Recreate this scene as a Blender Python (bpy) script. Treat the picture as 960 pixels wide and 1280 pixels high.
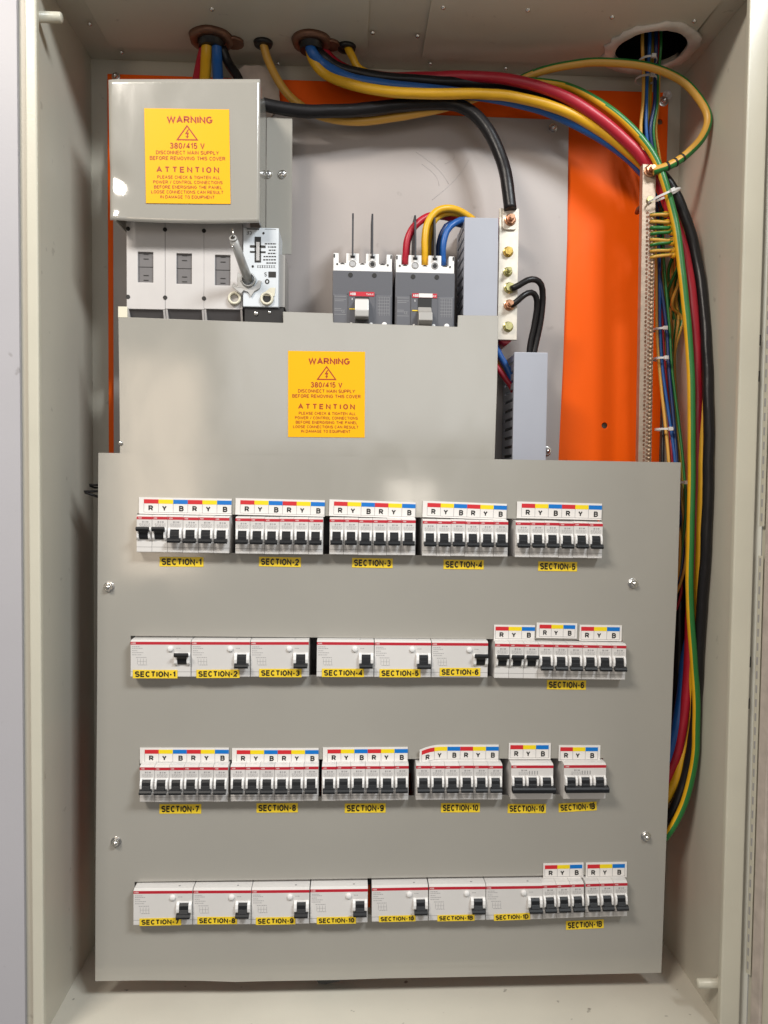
import bpy, bmesh, math, random
from mathutils import Vector, Matrix, noise
from mathutils.geometry import tessellate_polygon
random.seed(7)
for o in list(bpy.data.objects): bpy.data.objects.remove(o)
SC = bpy.context.scene
COL = SC.collection
rad = math.radians

# ------------------------------------------------------------------ camera
FPX = 960.0                                   # focal length in photo pixels (960 x 1280)
PITCH, YAW, ROLL = rad(2.334), rad(2.531), rad(0.621)
fw = Vector((math.sin(YAW)*math.cos(PITCH), math.cos(YAW)*math.cos(PITCH), -math.sin(PITCH)))
rt0 = Vector((math.cos(YAW), -math.sin(YAW), 0)); up0 = rt0.cross(fw)
rt = math.cos(ROLL)*rt0 + math.sin(ROLL)*up0
up = -math.sin(ROLL)*rt0 + math.cos(ROLL)*up0
cam = bpy.data.cameras.new('camera'); camo = bpy.data.objects.new('camera', cam); COL.objects.link(camo)
cam.sensor_fit = 'VERTICAL'; cam.sensor_height = 36; cam.sensor_width = 27; cam.lens = FPX/1280*36
cam.clip_start = 0.01; cam.clip_end = 100
camo.matrix_world = Matrix(((rt.x, up.x, -fw.x, 0), (rt.y, up.y, -fw.y, 0), (rt.z, up.z, -fw.z, 0), (0, 0, 0, 1)))
SC.camera = camo
SC.render.resolution_x, SC.render.resolution_y = 768, 1024

# ------------------------------------------------------------------ world and lamps (ceiling lamps plus added fill and reflection lights)
w = bpy.data.worlds.new('World'); SC.world = w; w.use_nodes = True
w.node_tree.nodes['Background'].inputs[0].default_value = (1.0, 0.97, 0.94, 1)
w.node_tree.nodes['Background'].inputs[1].default_value = 0.165
def lamp(name, loc, target, sx, sy, power, color):
    l = bpy.data.lights.new(name, 'AREA'); l.shape = 'RECTANGLE'; l.size = sx; l.size_y = sy
    l.energy = power; l.color = color
    o = bpy.data.objects.new(name, l); COL.objects.link(o); o.location = loc
    o.rotation_euler = (Vector(target)-Vector(loc)).to_track_quat('-Z', 'Y').to_euler()
    return o
lamp('ceiling_lamp', (1.08, -0.66, 1.55), (0.05, 0.97, 0.0), 0.7, 0.35, 46, (0.92, 0.97, 1.0))
lamp('ceiling_lamp', (-1.08, -0.66, 1.55), (0.05, 0.97, 0.0), 0.7, 0.35, 41, (1.0, 0.92, 0.82))
lamp('added_fill_light', (0.15, -2.9, 0.75), (0.05, 0.95, 0.0), 1.8, 1.0, 11, (0.98, 0.98, 1.0))  # unseen area lamp added behind the camera for frontal fill and sheen on covers
lamp('reflection_light', (-0.98, -2.1, 0.05), (-0.2, 0.95, 0.03), 0.42, 1.10, 5.5, (1.0, 0.80, 0.60))  # added warm panel, only there to put a beige reflection on the covers
lamp('reflection_light', (0.317, -2.2, -0.085), (0.05, 0.95, 0.0), 0.26, 0.17, 0.75, (1.0, 0.90, 0.78))  # small added panel, makes a pale reflected patch on the lower cover
SC.view_settings.view_transform = 'Standard'; SC.view_settings.look = 'None'
SC.view_settings.exposure = 0.0; SC.view_settings.gamma = 1.0

# ------------------------------------------------------------------ photo pixel -> point on a real plane
def ray(px, py): return fw*FPX + rt*(px-480) - up*(py-640)
def W(px, py, Y): d = ray(px, py); return d*(Y/d.y)
def WZ(px, py, Z): d = ray(px, py); return d*(Z/d.z)
def WX(px, py, X): d = ray(px, py); return d*(X/d.x)
# measured planes of the cabinet, metres, camera at the origin
YB, YF = 1.07, 0.869
XL, XR, ZT, ZB = -0.3522, 0.4531, 0.5606, -0.6536
XLO, XLI, XRI, XRO = -0.357, -0.3444, 0.452-0.007, 0.4685
YPL = 0.940      # front cover sheet
YNO = 0.926      # breaker noses
YMC = 0.952      # middle cover
YUC = 0.930      # upper cover
YSH = 1.050      # grey sheet
YOR = 1.056      # orange plate

# ------------------------------------------------------------------ materials
MATS = {}
def mat(name, col, rough=0.5, metal=0.0, var=0.0, vscale=20, bump=0.0, bscale=400, coat=0.0, wave=0.0, spec=0.5,
        dirt=0.0, dirtcol=(0.12, 0.1, 0.08), smudge=0.0, rnd=0.0):
    m = bpy.data.materials.new(name); m.use_nodes = True; MATS[name] = m
    nt = m.node_tree; N = nt.nodes; L = nt.links; b = N['Principled BSDF']
    b.inputs['Base Color'].default_value = (*col, 1); b.inputs['Roughness'].default_value = rough
    b.inputs['Metallic'].default_value = metal; b.inputs['Coat Weight'].default_value = coat
    b.inputs['Coat Roughness'].default_value = 0.12; b.inputs['Specular IOR Level'].default_value = spec
    tc = N.new('ShaderNodeTexCoord').outputs['Object']
    last = None
    if var > 0:
        n = N.new('ShaderNodeTexNoise'); n.inputs['Scale'].default_value = vscale; n.inputs['Detail'].default_value = 5
        L.new(tc, n.inputs['Vector'])
        r = N.new('ShaderNodeMapRange'); r.inputs['From Min'].default_value = 0.3; r.inputs['From Max'].default_value = 0.7
        r.inputs['To Min'].default_value = 1-var; r.inputs['To Max'].default_value = 1+var
        L.new(n.outputs['Fac'], r.inputs['Value'])
        mx = N.new('ShaderNodeVectorMath'); mx.operation = 'SCALE'; mx.inputs[0].default_value = col
        L.new(r.outputs[0], mx.inputs['Scale']); last = mx.outputs[0]
        rr = N.new('ShaderNodeMapRange'); rr.inputs['To Min'].default_value = max(0.02, rough-0.08); rr.inputs['To Max'].default_value = rough+0.08
        L.new(n.outputs['Fac'], rr.inputs['Value']); L.new(rr.outputs[0], b.inputs['Roughness'])
    if smudge > 0:
        mp = N.new('ShaderNodeMapping'); mp.inputs['Scale'].default_value = (1.0, 1.0, 0.45); L.new(tc, mp.inputs['Vector'])
        ns = N.new('ShaderNodeTexNoise'); ns.inputs['Scale'].default_value = 13; ns.inputs['Detail'].default_value = 6; ns.inputs['Roughness'].default_value = 0.62; ns.inputs['Distortion'].default_value = 0.8
        L.new(mp.outputs[0], ns.inputs['Vector'])
        rs = N.new('ShaderNodeMapRange'); rs.inputs['From Min'].default_value = 0.36; rs.inputs['From Max'].default_value = 0.66
        rs.inputs['To Min'].default_value = rough; rs.inputs['To Max'].default_value = rough+smudge
        L.new(ns.outputs['Fac'], rs.inputs['Value']); L.new(rs.outputs[0], b.inputs['Roughness']); L.new(rs.outputs[0], b.inputs['Coat Roughness'])
    if rnd > 0:
        oi = N.new('ShaderNodeObjectInfo'); ro = N.new('ShaderNodeMapRange'); ro.inputs['To Min'].default_value = 1-rnd; ro.inputs['To Max'].default_value = 1+rnd*0.4
        L.new(oi.outputs['Random'], ro.inputs['Value'])
        mo = N.new('ShaderNodeVectorMath'); mo.operation = 'SCALE'; L.new(ro.outputs[0], mo.inputs['Scale'])
        if last: L.new(last, mo.inputs[0])
        else: mo.inputs[0].default_value = col
        last = mo.outputs[0]
    if dirt > 0:
        n2 = N.new('ShaderNodeTexNoise'); n2.inputs['Scale'].default_value = 55; n2.inputs['Detail'].default_value = 3
        L.new(tc, n2.inputs['Vector'])
        r2 = N.new('ShaderNodeMapRange'); r2.inputs['From Min'].default_value = 0.70; r2.inputs['From Max'].default_value = 0.76
        r2.inputs['To Max'].default_value = dirt; L.new(n2.outputs['Fac'], r2.inputs['Value'])
        mm = N.new('ShaderNodeMix'); mm.data_type = 'RGBA'; L.new(r2.outputs[0], mm.inputs[0])
        if last: L.new(last, mm.inputs[6])
        else: mm.inputs[6].default_value = (*col, 1)
        mm.inputs[7].default_value = (*dirtcol, 1); last = mm.outputs[2]
    if last: L.new(last, b.inputs['Base Color'])
    nrm = None
    if bump > 0:
        n = N.new('ShaderNodeTexNoise'); n.inputs['Scale'].default_value = bscale; n.inputs['Detail'].default_value = 2
        L.new(tc, n.inputs['Vector'])
        bp = N.new('ShaderNodeBump'); bp.inputs['Strength'].default_value = bump; bp.inputs['Distance'].default_value = 0.0006
        L.new(n.outputs['Fac'], bp.inputs['Height']); nrm = bp.outputs[0]
    if wave > 0:
        n = N.new('ShaderNodeTexNoise'); n.inputs['Scale'].default_value = 5.5; n.inputs['Detail'].default_value = 1
        L.new(tc, n.inputs['Vector'])
        bp = N.new('ShaderNodeBump'); bp.inputs['Strength'].default_value = 1.0; bp.inputs['Distance'].default_value = wave
        L.new(n.outputs['Fac'], bp.inputs['Height'])
        if nrm: L.new(nrm, bp.inputs['Normal'])
        nrm = bp.outputs[0]
    if nrm: L.new(nrm, b.inputs['Normal'])
    return m
mat('powder', (0.57, 0.54, 0.455), 0.42, var=0.04, vscale=6, bump=0.25, bscale=520, dirt=0.25)
mat('powder_floor', (0.66, 0.63, 0.54), 0.45, var=0.05, vscale=8, bump=0.2, bscale=520, dirt=0.8)
mat('rim', (0.60, 0.575, 0.475), 0.32, var=0.04, vscale=12, bump=0.22, bscale=450)
mat('wall', (0.45, 0.44, 0.465), 0.45, var=0.03, vscale=4, bump=0.1, dirt=0.3)
mat('cover', (0.365, 0.349, 0.312), 0.055, var=0.02, vscale=9, wave=0.0014, coat=0.7, smudge=0.11, bump=0.05, bscale=700)
mat('cover_edge', (0.72, 0.70, 0.66), 0.5)
mat('sheet', (0.41, 0.366, 0.345), 0.42, var=0.05, vscale=7, wave=0.003, dirt=0.2)
mat('zinc_grey', (0.20, 0.195, 0.19), 0.45, var=0.05)
mat('orange', (0.95, 0.118, 0.0), 0.48, spec=0.2, smudge=0.15, dirt=0.25, dirtcol=(0.35, 0.05, 0.01), var=0.03, vscale=7, wave=0.003)
mat('yellow_sticker', (0.93, 0.46, 0.0), 0.42, spec=0.25)
mat('tape_yellow', (0.90, 0.64, 0.03), 0.45, var=0.05, vscale=60)
mat('print_red', (0.36, 0.04, 0.006), 0.5)
mat('print_black', (0.012, 0.011, 0.010), 0.5)
mat('print_grey', (0.36, 0.35, 0.35), 0.6)
mat('print_white', (0.72, 0.72, 0.72), 0.5)
mat('print_dim', (0.27, 0.27, 0.28), 0.5)
mat('card', (0.80, 0.77, 0.74), 0.45)
mat('c_red', (0.62, 0.022, 0.03), 0.4); mat('c_yellow', (0.90, 0.68, 0.01), 0.4); mat('c_blue', (0.0, 0.17, 0.58), 0.4)
mat('breaker', (0.71, 0.69, 0.67), 0.38, var=0.02, vscale=40, rnd=0.07)
mat('breaker_white', (0.84, 0.83, 0.82), 0.3)
mat('stripe', (0.52, 0.018, 0.035), 0.35)
mat('logo', (0.80, 0.55, 0.55), 0.4)
mat('toggle', (0.013, 0.014, 0.016), 0.42, spec=0.3)
mat('groove', (0.16, 0.155, 0.15), 0.6)
mat('metal', (0.72, 0.71, 0.69), 0.24, metal=1.0, var=0.06, vscale=200)
mat('satin', (0.50, 0.50, 0.49), 0.38, metal=0.45, var=0.05, vscale=100)
mat('tin', (0.44, 0.345, 0.265), 0.45, metal=0.6, var=0.12, vscale=90, bump=0.2, bscale=300)
mat('tin_light', (0.64, 0.585, 0.50), 0.42, metal=0.5, var=0.08, vscale=90)
mat('screw_brown', (0.44, 0.32, 0.22), 0.4, metal=0.7, var=0.2, vscale=200)
mat('copper', (0.62, 0.33, 0.20), 0.3, metal=1.0, var=0.1, vscale=150)
mat('gland', (0.22, 0.11, 0.07), 0.42, metal=0.5, var=0.25, vscale=60, bump=0.4, bscale=150)
mat('brass', (0.72, 0.50, 0.14), 0.28, metal=1.0, var=0.1, vscale=150)
mat('zinc_yellow', (0.56, 0.52, 0.24), 0.3, metal=1.0, var=0.15, vscale=150)
mat('duct', (0.37, 0.385, 0.44), 0.42, var=0.02)
mat('duct_dark', (0.10, 0.10, 0.105), 0.5)
mat('mccb', (0.105, 0.107, 0.122), 0.45, bump=0.15, bscale=900)
mat('mccb_panel', (0.125, 0.127, 0.142), 0.4)
mat('barrier', (0.035, 0.035, 0.04), 0.6)
mat('mccb_toggle', (0.66, 0.65, 0.63), 0.35); mat('mccb_toggle_grey', (0.36, 0.345, 0.325), 0.4)
mat('switch_body', (0.58, 0.555, 0.545), 0.42, var=0.03, vscale=30)
mat('switch_plate', (0.66, 0.70, 0.74), 0.3, var=0.03)
mat('switch_window', (0.15, 0.142, 0.145), 0.5)
mat('cream', (0.74, 0.70, 0.56), 0.35)
mat('black', (0.012, 0.011, 0.011), 0.42, var=0.2, vscale=60)
mat('dark', (0.02, 0.021, 0.028), 0.7)
mat('pvc_black', (0.012, 0.011, 0.012), 0.36, spec=0.3, bump=0.5, bscale=120)
mat('pvc_red', (0.42, 0.012, 0.03), 0.40, var=0.07, vscale=35, bump=0.25, bscale=120)
mat('pvc_blue', (0.012, 0.10, 0.36), 0.40, var=0.07, vscale=35, bump=0.25, bscale=120)
mat('pvc_navy', (0.012, 0.035, 0.13), 0.35)
mat('pvc_yellow', (0.74, 0.40, 0.012), 0.40, var=0.07, vscale=35, bump=0.25, bscale=120)
mat('pvc_tan', (0.66, 0.36, 0.06), 0.4, bump=0.2, bscale=120)
mat('pvc_green', (0.02, 0.17, 0.035), 0.35, bump=0.2, bscale=120)
mat('pvc_olive', (0.27, 0.22, 0.02), 0.4)
mat('tie', (0.66, 0.64, 0.62), 0.35); mat('foam', (0.50, 0.44, 0.39), 0.8, var=0.12, vscale=60, bump=0.6, bscale=160)
mat('edging', (0.74, 0.68, 0.62), 0.7, var=0.15, vscale=50, bump=0.6, bscale=160)
mat('putty', (0.60, 0.50, 0.43), 0.7, var=0.15, vscale=50)

# ------------------------------------------------------------------ mesh builder
class MB:
    def __init__(s): s.v = []; s.f = []; s.m = []; s.sm = []
    def add(s, vs, fs, m=0, smooth=False):
        k = len(s.v); s.v += [tuple(v) for v in vs]
        for f in fs: s.f.append([i+k for i in f]); s.m.append(m); s.sm.append(smooth)
        return s
    def box(s, x0, x1, y0, y1, z0, z1, m=0):
        vs = [(x, y, z) for x in (x0, x1) for y in (y0, y1) for z in (z0, z1)]
        return s.add(vs, [(0, 1, 3, 2), (4, 6, 7, 5), (0, 4, 5, 1), (2, 3, 7, 6), (0, 2, 6, 4), (1, 5, 7, 3)], m)
    def prism_y(s, poly, y0, y1, m=0, ms=None, holes=()):
        """front face at y0 (towards the viewer), outline in x,z; holes go right through"""
        if ms is None: ms = m
        loops = [list(poly)]+[list(h) for h in holes]
        pts = [p for l in loops for p in l]; n = len(pts)
        tris = tessellate_polygon([[Vector((p[0], p[1], 0)) for p in l] for l in loops])
        fr = []; bk = []
        for t in tris:
            a, b, c = [pts[i] for i in t]
            cr = (b[0]-a[0])*(c[1]-a[1])-(b[1]-a[1])*(c[0]-a[0])
            if abs(cr) < 1e-14: continue
            t = tuple(t) if cr > 0 else tuple(reversed(t))
            fr.append(t); bk.append(tuple(i+n for i in reversed(t)))
        vs = [(p[0], y0, p[1]) for p in pts]+[(p[0], y1, p[1]) for p in pts]
        k = len(s.v); s.add(vs, fr, m); 
        for f in bk: s.f.append([i+k for i in f]); s.m.append(m); s.sm.append(False)
        off = 0
        for li, l in enumerate(loops):
            ar = sum(l[i][0]*l[(i+1) % len(l)][1]-l[(i+1) % len(l)][0]*l[i][1] for i in range(len(l)))
            ccw = (ar > 0) != (li > 0)
            for i in range(len(l)):
                a, b = off+i, off+(i+1) % len(l)
                f = (a, a+n, b+n, b) if ccw else (b, b+n, a+n, a)
                s.f.append([j+k for j in f]); s.m.append(ms); s.sm.append(False)
            off += len(l)
        return s
    def prism_x(s, poly, x0, x1, m=0):
        n = len(poly)
        vs = [(x0, p[0], p[1]) for p in poly]+[(x1, p[0], p[1]) for p in poly]
        fs = [tuple(range(n)), tuple(reversed(range(n, 2*n)))]
        fs += [(i, i+n, (i+1) % n+n, (i+1) % n) for i in range(n)]
        return s.add(vs, fs, m)
    def cyl(s, a, b, r0, r1=None, n=16, m=0, caps=True, smooth=True):
        if r1 is None: r1 = r0
        a = Vector(a); b = Vector(b); t = (b-a).normalized()
        u = t.orthogonal().normalized(); v = t.cross(u)
        vs = [a+(u*math.cos(2*math.pi*i/n)+v*math.sin(2*math.pi*i/n))*r0 for i in range(n)]
        vs += [b+(u*math.cos(2*math.pi*i/n)+v*math.sin(2*math.pi*i/n))*r1 for i in range(n)]
        k = len(s.v); s.add(vs, [(i, (i+1) % n, (i+1) % n+n, i+n) for i in range(n)], m, smooth)
        if caps:
            s.f.append([k+i for i in reversed(range(n))]); s.m.append(m); s.sm.append(False)
            s.f.append([k+n+i for i in range(n)]); s.m.append(m); s.sm.append(False)
        return s
    def lathe(s, c, axis, prof, n=16, m=0):
        """prof: (distance along axis, radius)"""
        c = Vector(c); t = Vector(axis).normalized(); u = t.orthogonal().normalized(); v = t.cross(u); vs = []; fs = []
        for d, r in prof:
            for i in range(n):
                vs.append(c+t*d+(u*math.cos(2*math.pi*i/n)+v*math.sin(2*math.pi*i/n))*r)
        for j in range(len(prof)-1):
            for i in range(n): fs.append((j*n+i, j*n+(i+1) % n, (j+1)*n+(i+1) % n, (j+1)*n+i))
        k = len(s.v); s.add(vs, fs, m, True)
        s.f.append([k+(len(prof)-1)*n+i for i in range(n)]); s.m.append(m); s.sm.append(True)
        return s
    def ring(s, c, axis, r_in, r_out, h, n=24, m=0, jag=0):
        c = Vector(c); t = Vector(axis).normalized(); u = t.orthogonal().normalized(); v = t.cross(u); vs = []; fs = []
        for i in range(n):
            d = u*math.cos(2*math.pi*i/n)+v*math.sin(2*math.pi*i/n)
            ro = r_out*(1+random.uniform(-jag, jag)); ri = r_in*(1+random.uniform(-jag, jag)*0.3)
            vs += [c+d*ri, c+d*ro, c+d*(ro-h*0.3)+t*h, c+d*(ri+h*0.3)+t*h]
        for i in range(n):
            a = 4*i; b = 4*((i+1) % n)
            for q in range(4): fs.append((a+q, a+(q+1) % 4, b+(q+1) % 4, b+q))
        return s.add(vs, fs, m, True)
    def tube(s, pts, r, n=12, mfn=None, m=0, lump=0.0, strand=0.0):
        ns = []
        prev = None
        P = [Vector(p) for p in pts]
        for i, p in enumerate(P):
            t = (P[min(i+1, len(P)-1)]-P[max(i-1, 0)]).normalized()
            if prev is None:
                nn = Vector((0, -1, 0)); nn = nn-t*nn.dot(t)
                if nn.length < 0.2: nn = t.orthogonal()
            else: nn = Vector((0, -1, 0))*0.35+prev; nn = nn-t*nn.dot(t)
            nn.normalize(); prev = nn; bb = t.cross(nn)
            rr = r*(1+lump*math.sin(i*0.9)*0.5+lump*random.uniform(-.5, .5))
            for k in range(n):
                a = 2*math.pi*(k+0.5)/n
                ns.append(p+(nn*math.cos(a)+bb*math.sin(a))*rr*(1+strand*math.cos(6*a+i*0.35)))
        base = len(s.v); s.v += [tuple(v) for v in ns]
        for i in range(len(P)-1):
            for k in range(n):
                s.f.append([base+i*n+k, base+i*n+(k+1) % n, base+(i+1)*n+(k+1) % n, base+(i+1)*n+k])
                s.m.append(mfn(2*math.pi*(k+1)/n, i) if mfn else m); s.sm.append(True)
        s.f.append([base+k for k in reversed(range(n))]); s.m.append(m); s.sm.append(False)
        s.f.append([base+(len(P)-1)*n+k for k in range(n)]); s.m.append(m); s.sm.append(False)
        return s
    def mesh(s, name, mats, bevel=0.0, seg=2):
        me = bpy.data.meshes.new(name); me.from_pydata(s.v, [], s.f)
        for mm in mats: me.materials.append(MATS[mm])
        me.polygons.foreach_set('material_index', s.m); me.polygons.foreach_set('use_smooth', s.sm)
        me.update()
        bm = bmesh.new(); bm.from_mesh(me)
        bmesh.ops.recalc_face_normals(bm, faces=bm.faces)
        if bevel > 0:
            es = [e for e in bm.edges if e.is_manifold and e.calc_face_angle(0) > 0.5]
            bmesh.ops.bevel(bm, geom=es, offset=bevel, segments=seg, affect='EDGES', profile=0.6, clamp_overlap=True)
        bm.to_mesh(me); bm.free()
        return me
    def build(s, name, mats, parent=None, loc=(0, 0, 0), bevel=0.0, seg=2):
        if isinstance(mats, str): mats = [mats]
        return put(name, s.mesh(name, mats, bevel, seg), parent, loc)
def put(name, me, parent=None, loc=(0, 0, 0), rot=(0, 0, 0), scale=(1, 1, 1)):
    o = bpy.data.objects.new(name, me); COL.objects.link(o)
    if parent: o.parent = parent
    o.location = loc; o.rotation_euler = rot; o.scale = scale
    if name in ('printed_marks', 'moulded_hole', 'slit', 'scratch', 'slot', 'cell_lines', 'fixing_hole'): o['kind'] = 'stuff'
    return o
def tag(o, label, cat, group=None, kind=None):
    o['label'] = label; o['category'] = cat
    if group: o['group'] = group
    if kind: o['kind'] = kind
    return o
def empty(name, loc=(0, 0, 0), rot=(0, 0, 0), scale=(1, 1, 1)):
    o = bpy.data.objects.new(name, None); COL.objects.link(o); o.empty_display_size = 0.01
    o.location = loc; o.rotation_euler = rot; o.scale = scale
    return o
def copy_tree(o, parent=None):
    c = o.copy(); COL.objects.link(c); c.parent = parent
    for ch in o.children: copy_tree(ch, c)
    return c
def spline(pts, step=0.006):
    """Catmull-Rom through points"""
    P = [Vector(p) for p in pts]; P = [P[0]*2-P[1]]+P+[P[-1]*2-P[-2]]; out = []
    for i in range(1, len(P)-2):
        a, b, c, d = P[i-1:i+3]; n = max(2, int((c-b).length/step))
        for k in range(n):
            t = k/n
            out.append(0.5*((2*b)+(c-a)*t+(2*a-5*b+4*c-d)*t*t+(3*b-a-3*c+d)*t**3))
    out.append(P[-2]); return out

# flat lettering: a plain sans alphabet drawn as strokes, turned into flat ribbons facing the viewer
def _e(cx, cy, rx, ry, a0, a1, n=9): return [(cx+rx*math.cos(rad(a0+(a1-a0)*i/n)), cy+ry*math.sin(rad(a0+(a1-a0)*i/n))) for i in range(n+1)]
_S = _e(.29, .755, .29, .245, 25, 265)+_e(.30, .255, .30, .255, 88, -155)
GL = {
 'A': (.70, [[(0, 0), (.35, 1), (.70, 0)], [(.13, .33), (.57, .33)]]),
 'B': (.60, [[(.33, .53), (0, .53), (0, 1), (.33, 1)]+_e(.33, .765, .24, .235, 90, -90), [(0, .53), (0, 0), (.35, 0)]+_e(.35, .265, .25, .265, -90, 90)]),
 'C': (.58, [_e(.30, .5, .30, .5, 42, 318, 14)]),
 'D': (.64, [[(0, 0), (0, 1), (.26, 1)]+_e(.26, .5, .38, .5, 90, -90, 12)+[(0, 0)]]),
 'E': (.54, [[(.54, 1), (0, 1), (0, 0), (.54, 0)], [(0, .52), (.48, .52)]]),
 'F': (.52, [[(.52, 1), (0, 1), (0, 0)], [(0, .5), (.44, .5)]]),
 'G': (.68, [_e(.34, .5, .34, .5, 45, 325, 14)+[(.66, .45), (.38, .45)]]),
 'H': (.60, [[(0, 0), (0, 1)], [(.60, 0), (.60, 1)], [(0, .52), (.60, .52)]]),
 'I': (.02, [[(.01, 0), (.01, 1)]]),
 'K': (.58, [[(0, 0), (0, 1)], [(.56, 1), (.02, .40)], [(.2, .58), (.58, 0)]]),
 'L': (.48, [[(0, 1), (0, 0), (.48, 0)]]),
 'M': (.72, [[(0, 0), (0, 1), (.36, .12), (.72, 1), (.72, 0)]]),
 'N': (.60, [[(0, 0), (0, 1), (.60, 0), (.60, 1)]]),
 'O': (.62, [_e(.31, .5, .31, .5, 90, 450, 20)]),
 'P': (.58, [[(0, 0), (0, 1), (.32, 1)]+_e(.32, .74, .26, .26, 90, -90)+[(0, .48)]]),
 'Q': (.70, [_e(.35, .5, .35, .5, 90, 450, 20), [(.42, .25), (.70, -.02)]]),
 'R': (.62, [[(0, 0), (0, 1), (.34, 1)]+_e(.34, .745, .25, .255, 90, -90)+[(0, .49)], [(.30, .49), (.62, 0)]]),
 'S': (.60, [_S]),
 'T': (.60, [[(0, 1), (.60, 1)], [(.30, 1), (.30, 0)]]),
 'U': (.60, [[(0, 1), (0, .32)]+_e(.30, .32, .30, .32, 180, 360)+[(.60, 1)]]),
 'V': (.66, [[(0, 1), (.33, 0), (.66, 1)]]),
 'W': (.98, [[(0, 1), (.24, 0), (.49, .95), (.74, 0), (.98, 1)]]),
 'X': (.62, [[(0, 0), (.62, 1)], [(0, 1), (.62, 0)]]),
 'Y': (.62, [[(0, 1), (.31, .45), (.62, 1)], [(.31, .45), (.31, 0)]]),
 '&': (.66, [[(.66, 0), (.14, .70)]+_e(.30, .80, .18, .20, 200, -20)+[(.05, .42)]+_e(.26, .24, .26, .24, 150, 330)+[(.62, .42)]]),
 '/': (.32, [[(0, -.02), (.32, 1.02)]]), '-': (.26, [[(0, .42), (.26, .42)]]),
 '0': (.50, [_e(.25, .5, .25, .5, 90, 450, 18)]), '1': (.24, [[(0, .76), (.22, .98), (.22, 0)]]),
 '2': (.52, [_e(.26, .73, .26, .27, 170, -30)+[(0, 0), (.52, 0)]]),
 '3': (.52, [_e(.24, .76, .23, .24, 160, -80)+[(.18, .52)], [(.2, .52)]+_e(.24, .26, .26, .26, 80, -160)]),
 '4': (.56, [[(.42, 0), (.42, 1), (0, .28), (.56, .28)]]),
 '5': (.52, [[(.48, 1), (.08, 1), (.04, .50)]+_e(.24, .31, .27, .31, 130, -150)]),
 '6': (.52, [_e(.28, .66, .27, .34, 30, 180)+_e(.26, .30, .25, .30, 180, 540, 16)]),
 '7': (.50, [[(0, 1), (.50, 1), (.18, 0)]]),
 '8': (.52, [_e(.26, .75, .22, .25, 270, 630, 14), _e(.26, .25, .26, .25, 90, 450, 14)]),
 '9': (.52, [_e(.24, .34, .27, .34, 210, 360)+_e(.26, .70, .25, .30, 0, 360, 16)]),
}
def ribbon(p, hw):
    closed = len(p) > 3 and (Vector(p[0])-Vector(p[-1])).length < 1e-4
    q = [Vector(p[0])]
    for a in p[1:]:
        if (Vector(a)-q[-1]).length > 1e-4: q.append(Vector(a))
    if closed: q = q[:-1]
    n = len(q); V = []; F = []
    for i in range(n):
        d0 = (q[i]-q[i-1]) if (i > 0 or closed) else None
        d1 = (q[(i+1) % n]-q[i]) if (i < n-1 or closed) else None
        d0 = (d0 or d1).normalized(); d1 = (d1 or d0).normalized()
        n0 = Vector((-d0.y, d0.x)); n1 = Vector((-d1.y, d1.x)); m = n0+n1
        if m.length < 0.2: m = n0.copy()
        m.normalize(); k = hw/max(0.45, m.dot(n0))
        V += [q[i]+m*k, q[i]-m*k]
    for i in range(n if closed else n-1):
        j = (i+1) % n; F.append((2*i, 2*i+1, 2*j+1, 2*j))
    return V, F
TXT = {}
def text_mesh(s, bold=0.0, space=1.0):
    key = (s, bold, space)
    if key not in TXT:
        hw = 0.075+bold*1.35; V = []; F = []; x = 0; lay = 0
        for ch in s.upper():
            if ch == ' ': x += 0.42*space; continue
            wd, strokes = GL[ch]
            for st in strokes:
                v, f = ribbon([(x+hw+px, hw+py*(1-2*hw)) for px, py in st], hw); k = len(V); lay = (lay+1) % 4
                V += [(a.x, a.y, lay) for a in v]; F += [tuple(i+k for i in ff) for ff in f]
            x += wd+2*hw+0.085*space+(space-1)*0.55
        xs = [v[0] for v in V]
        TXT[key] = (V, F, min(xs), max(xs), 0.0, 1.0)
    return TXT[key]
def add_text(mb, s, cx, cz, w_, h_, y, m=0, bold=0.0, space=1.0, flip=False):
    V, F, x0, x1, y0, y1 = text_mesh(s, bold, space)
    k = -1 if flip else 1
    vs = [(cx+k*((v[0]-x0)/(x1-x0)-0.5)*w_, y-v[2]*0.00002, cz+k*((v[1]-y0)/(y1-y0)-0.5)*h_) for v in V]
    mb.add(vs, F, m)
def dome_nut(parent, loc, r, material='metal', name='screw', washer=True):
    b = MB()
    if washer: b.lathe((0, 0, 0), (0, -1, 0), [(0, r*1.25), (r*0.18, r*1.25), (r*0.2, r*1.2)], 16)
    b.cyl((0, -r*0.15, 0), (0, -r*0.75, 0), r, r*0.96, 6, smooth=False)
    b.lathe((0, -r*0.7, 0), (0, -1, 0), [(0, r*0.82), (r*0.4, r*0.7), (r*0.7, r*0.42), (r*0.82, r*0.1)], 12)
    return b.build(name, material, parent, loc)
def pan_screw(parent, loc, r, material='metal', name='screw'):
    b = MB(); b.lathe((0, 0, 0), (0, -1, 0), [(0, r), (r*0.35, r*0.95), (r*0.6, r*0.6)], 14)
    o = b.build(name, [material], parent, loc)
    c = MB(); c.box(-r*0.5, r*0.5, -r*0.66, -r*0.58, -r*0.1, r*0.1); c.box(-r*0.1, r*0.1, -r*0.67, -r*0.58, -r*0.5, r*0.5)
    c.build('cross_slot', 'groove', o)
    return o

# ------------------------------------------------------------------ setting: wall beside the cabinet
b = MB(); b.box(-1.4, -0.3674, 0.874, 1.1, -1.2, 1.2)
wall = b.build('wall', 'wall', bevel=0.0004); wall['kind'] = 'structure'; wall['label'] = 'smooth pale lavender wall beside the cabinet frame'

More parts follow.
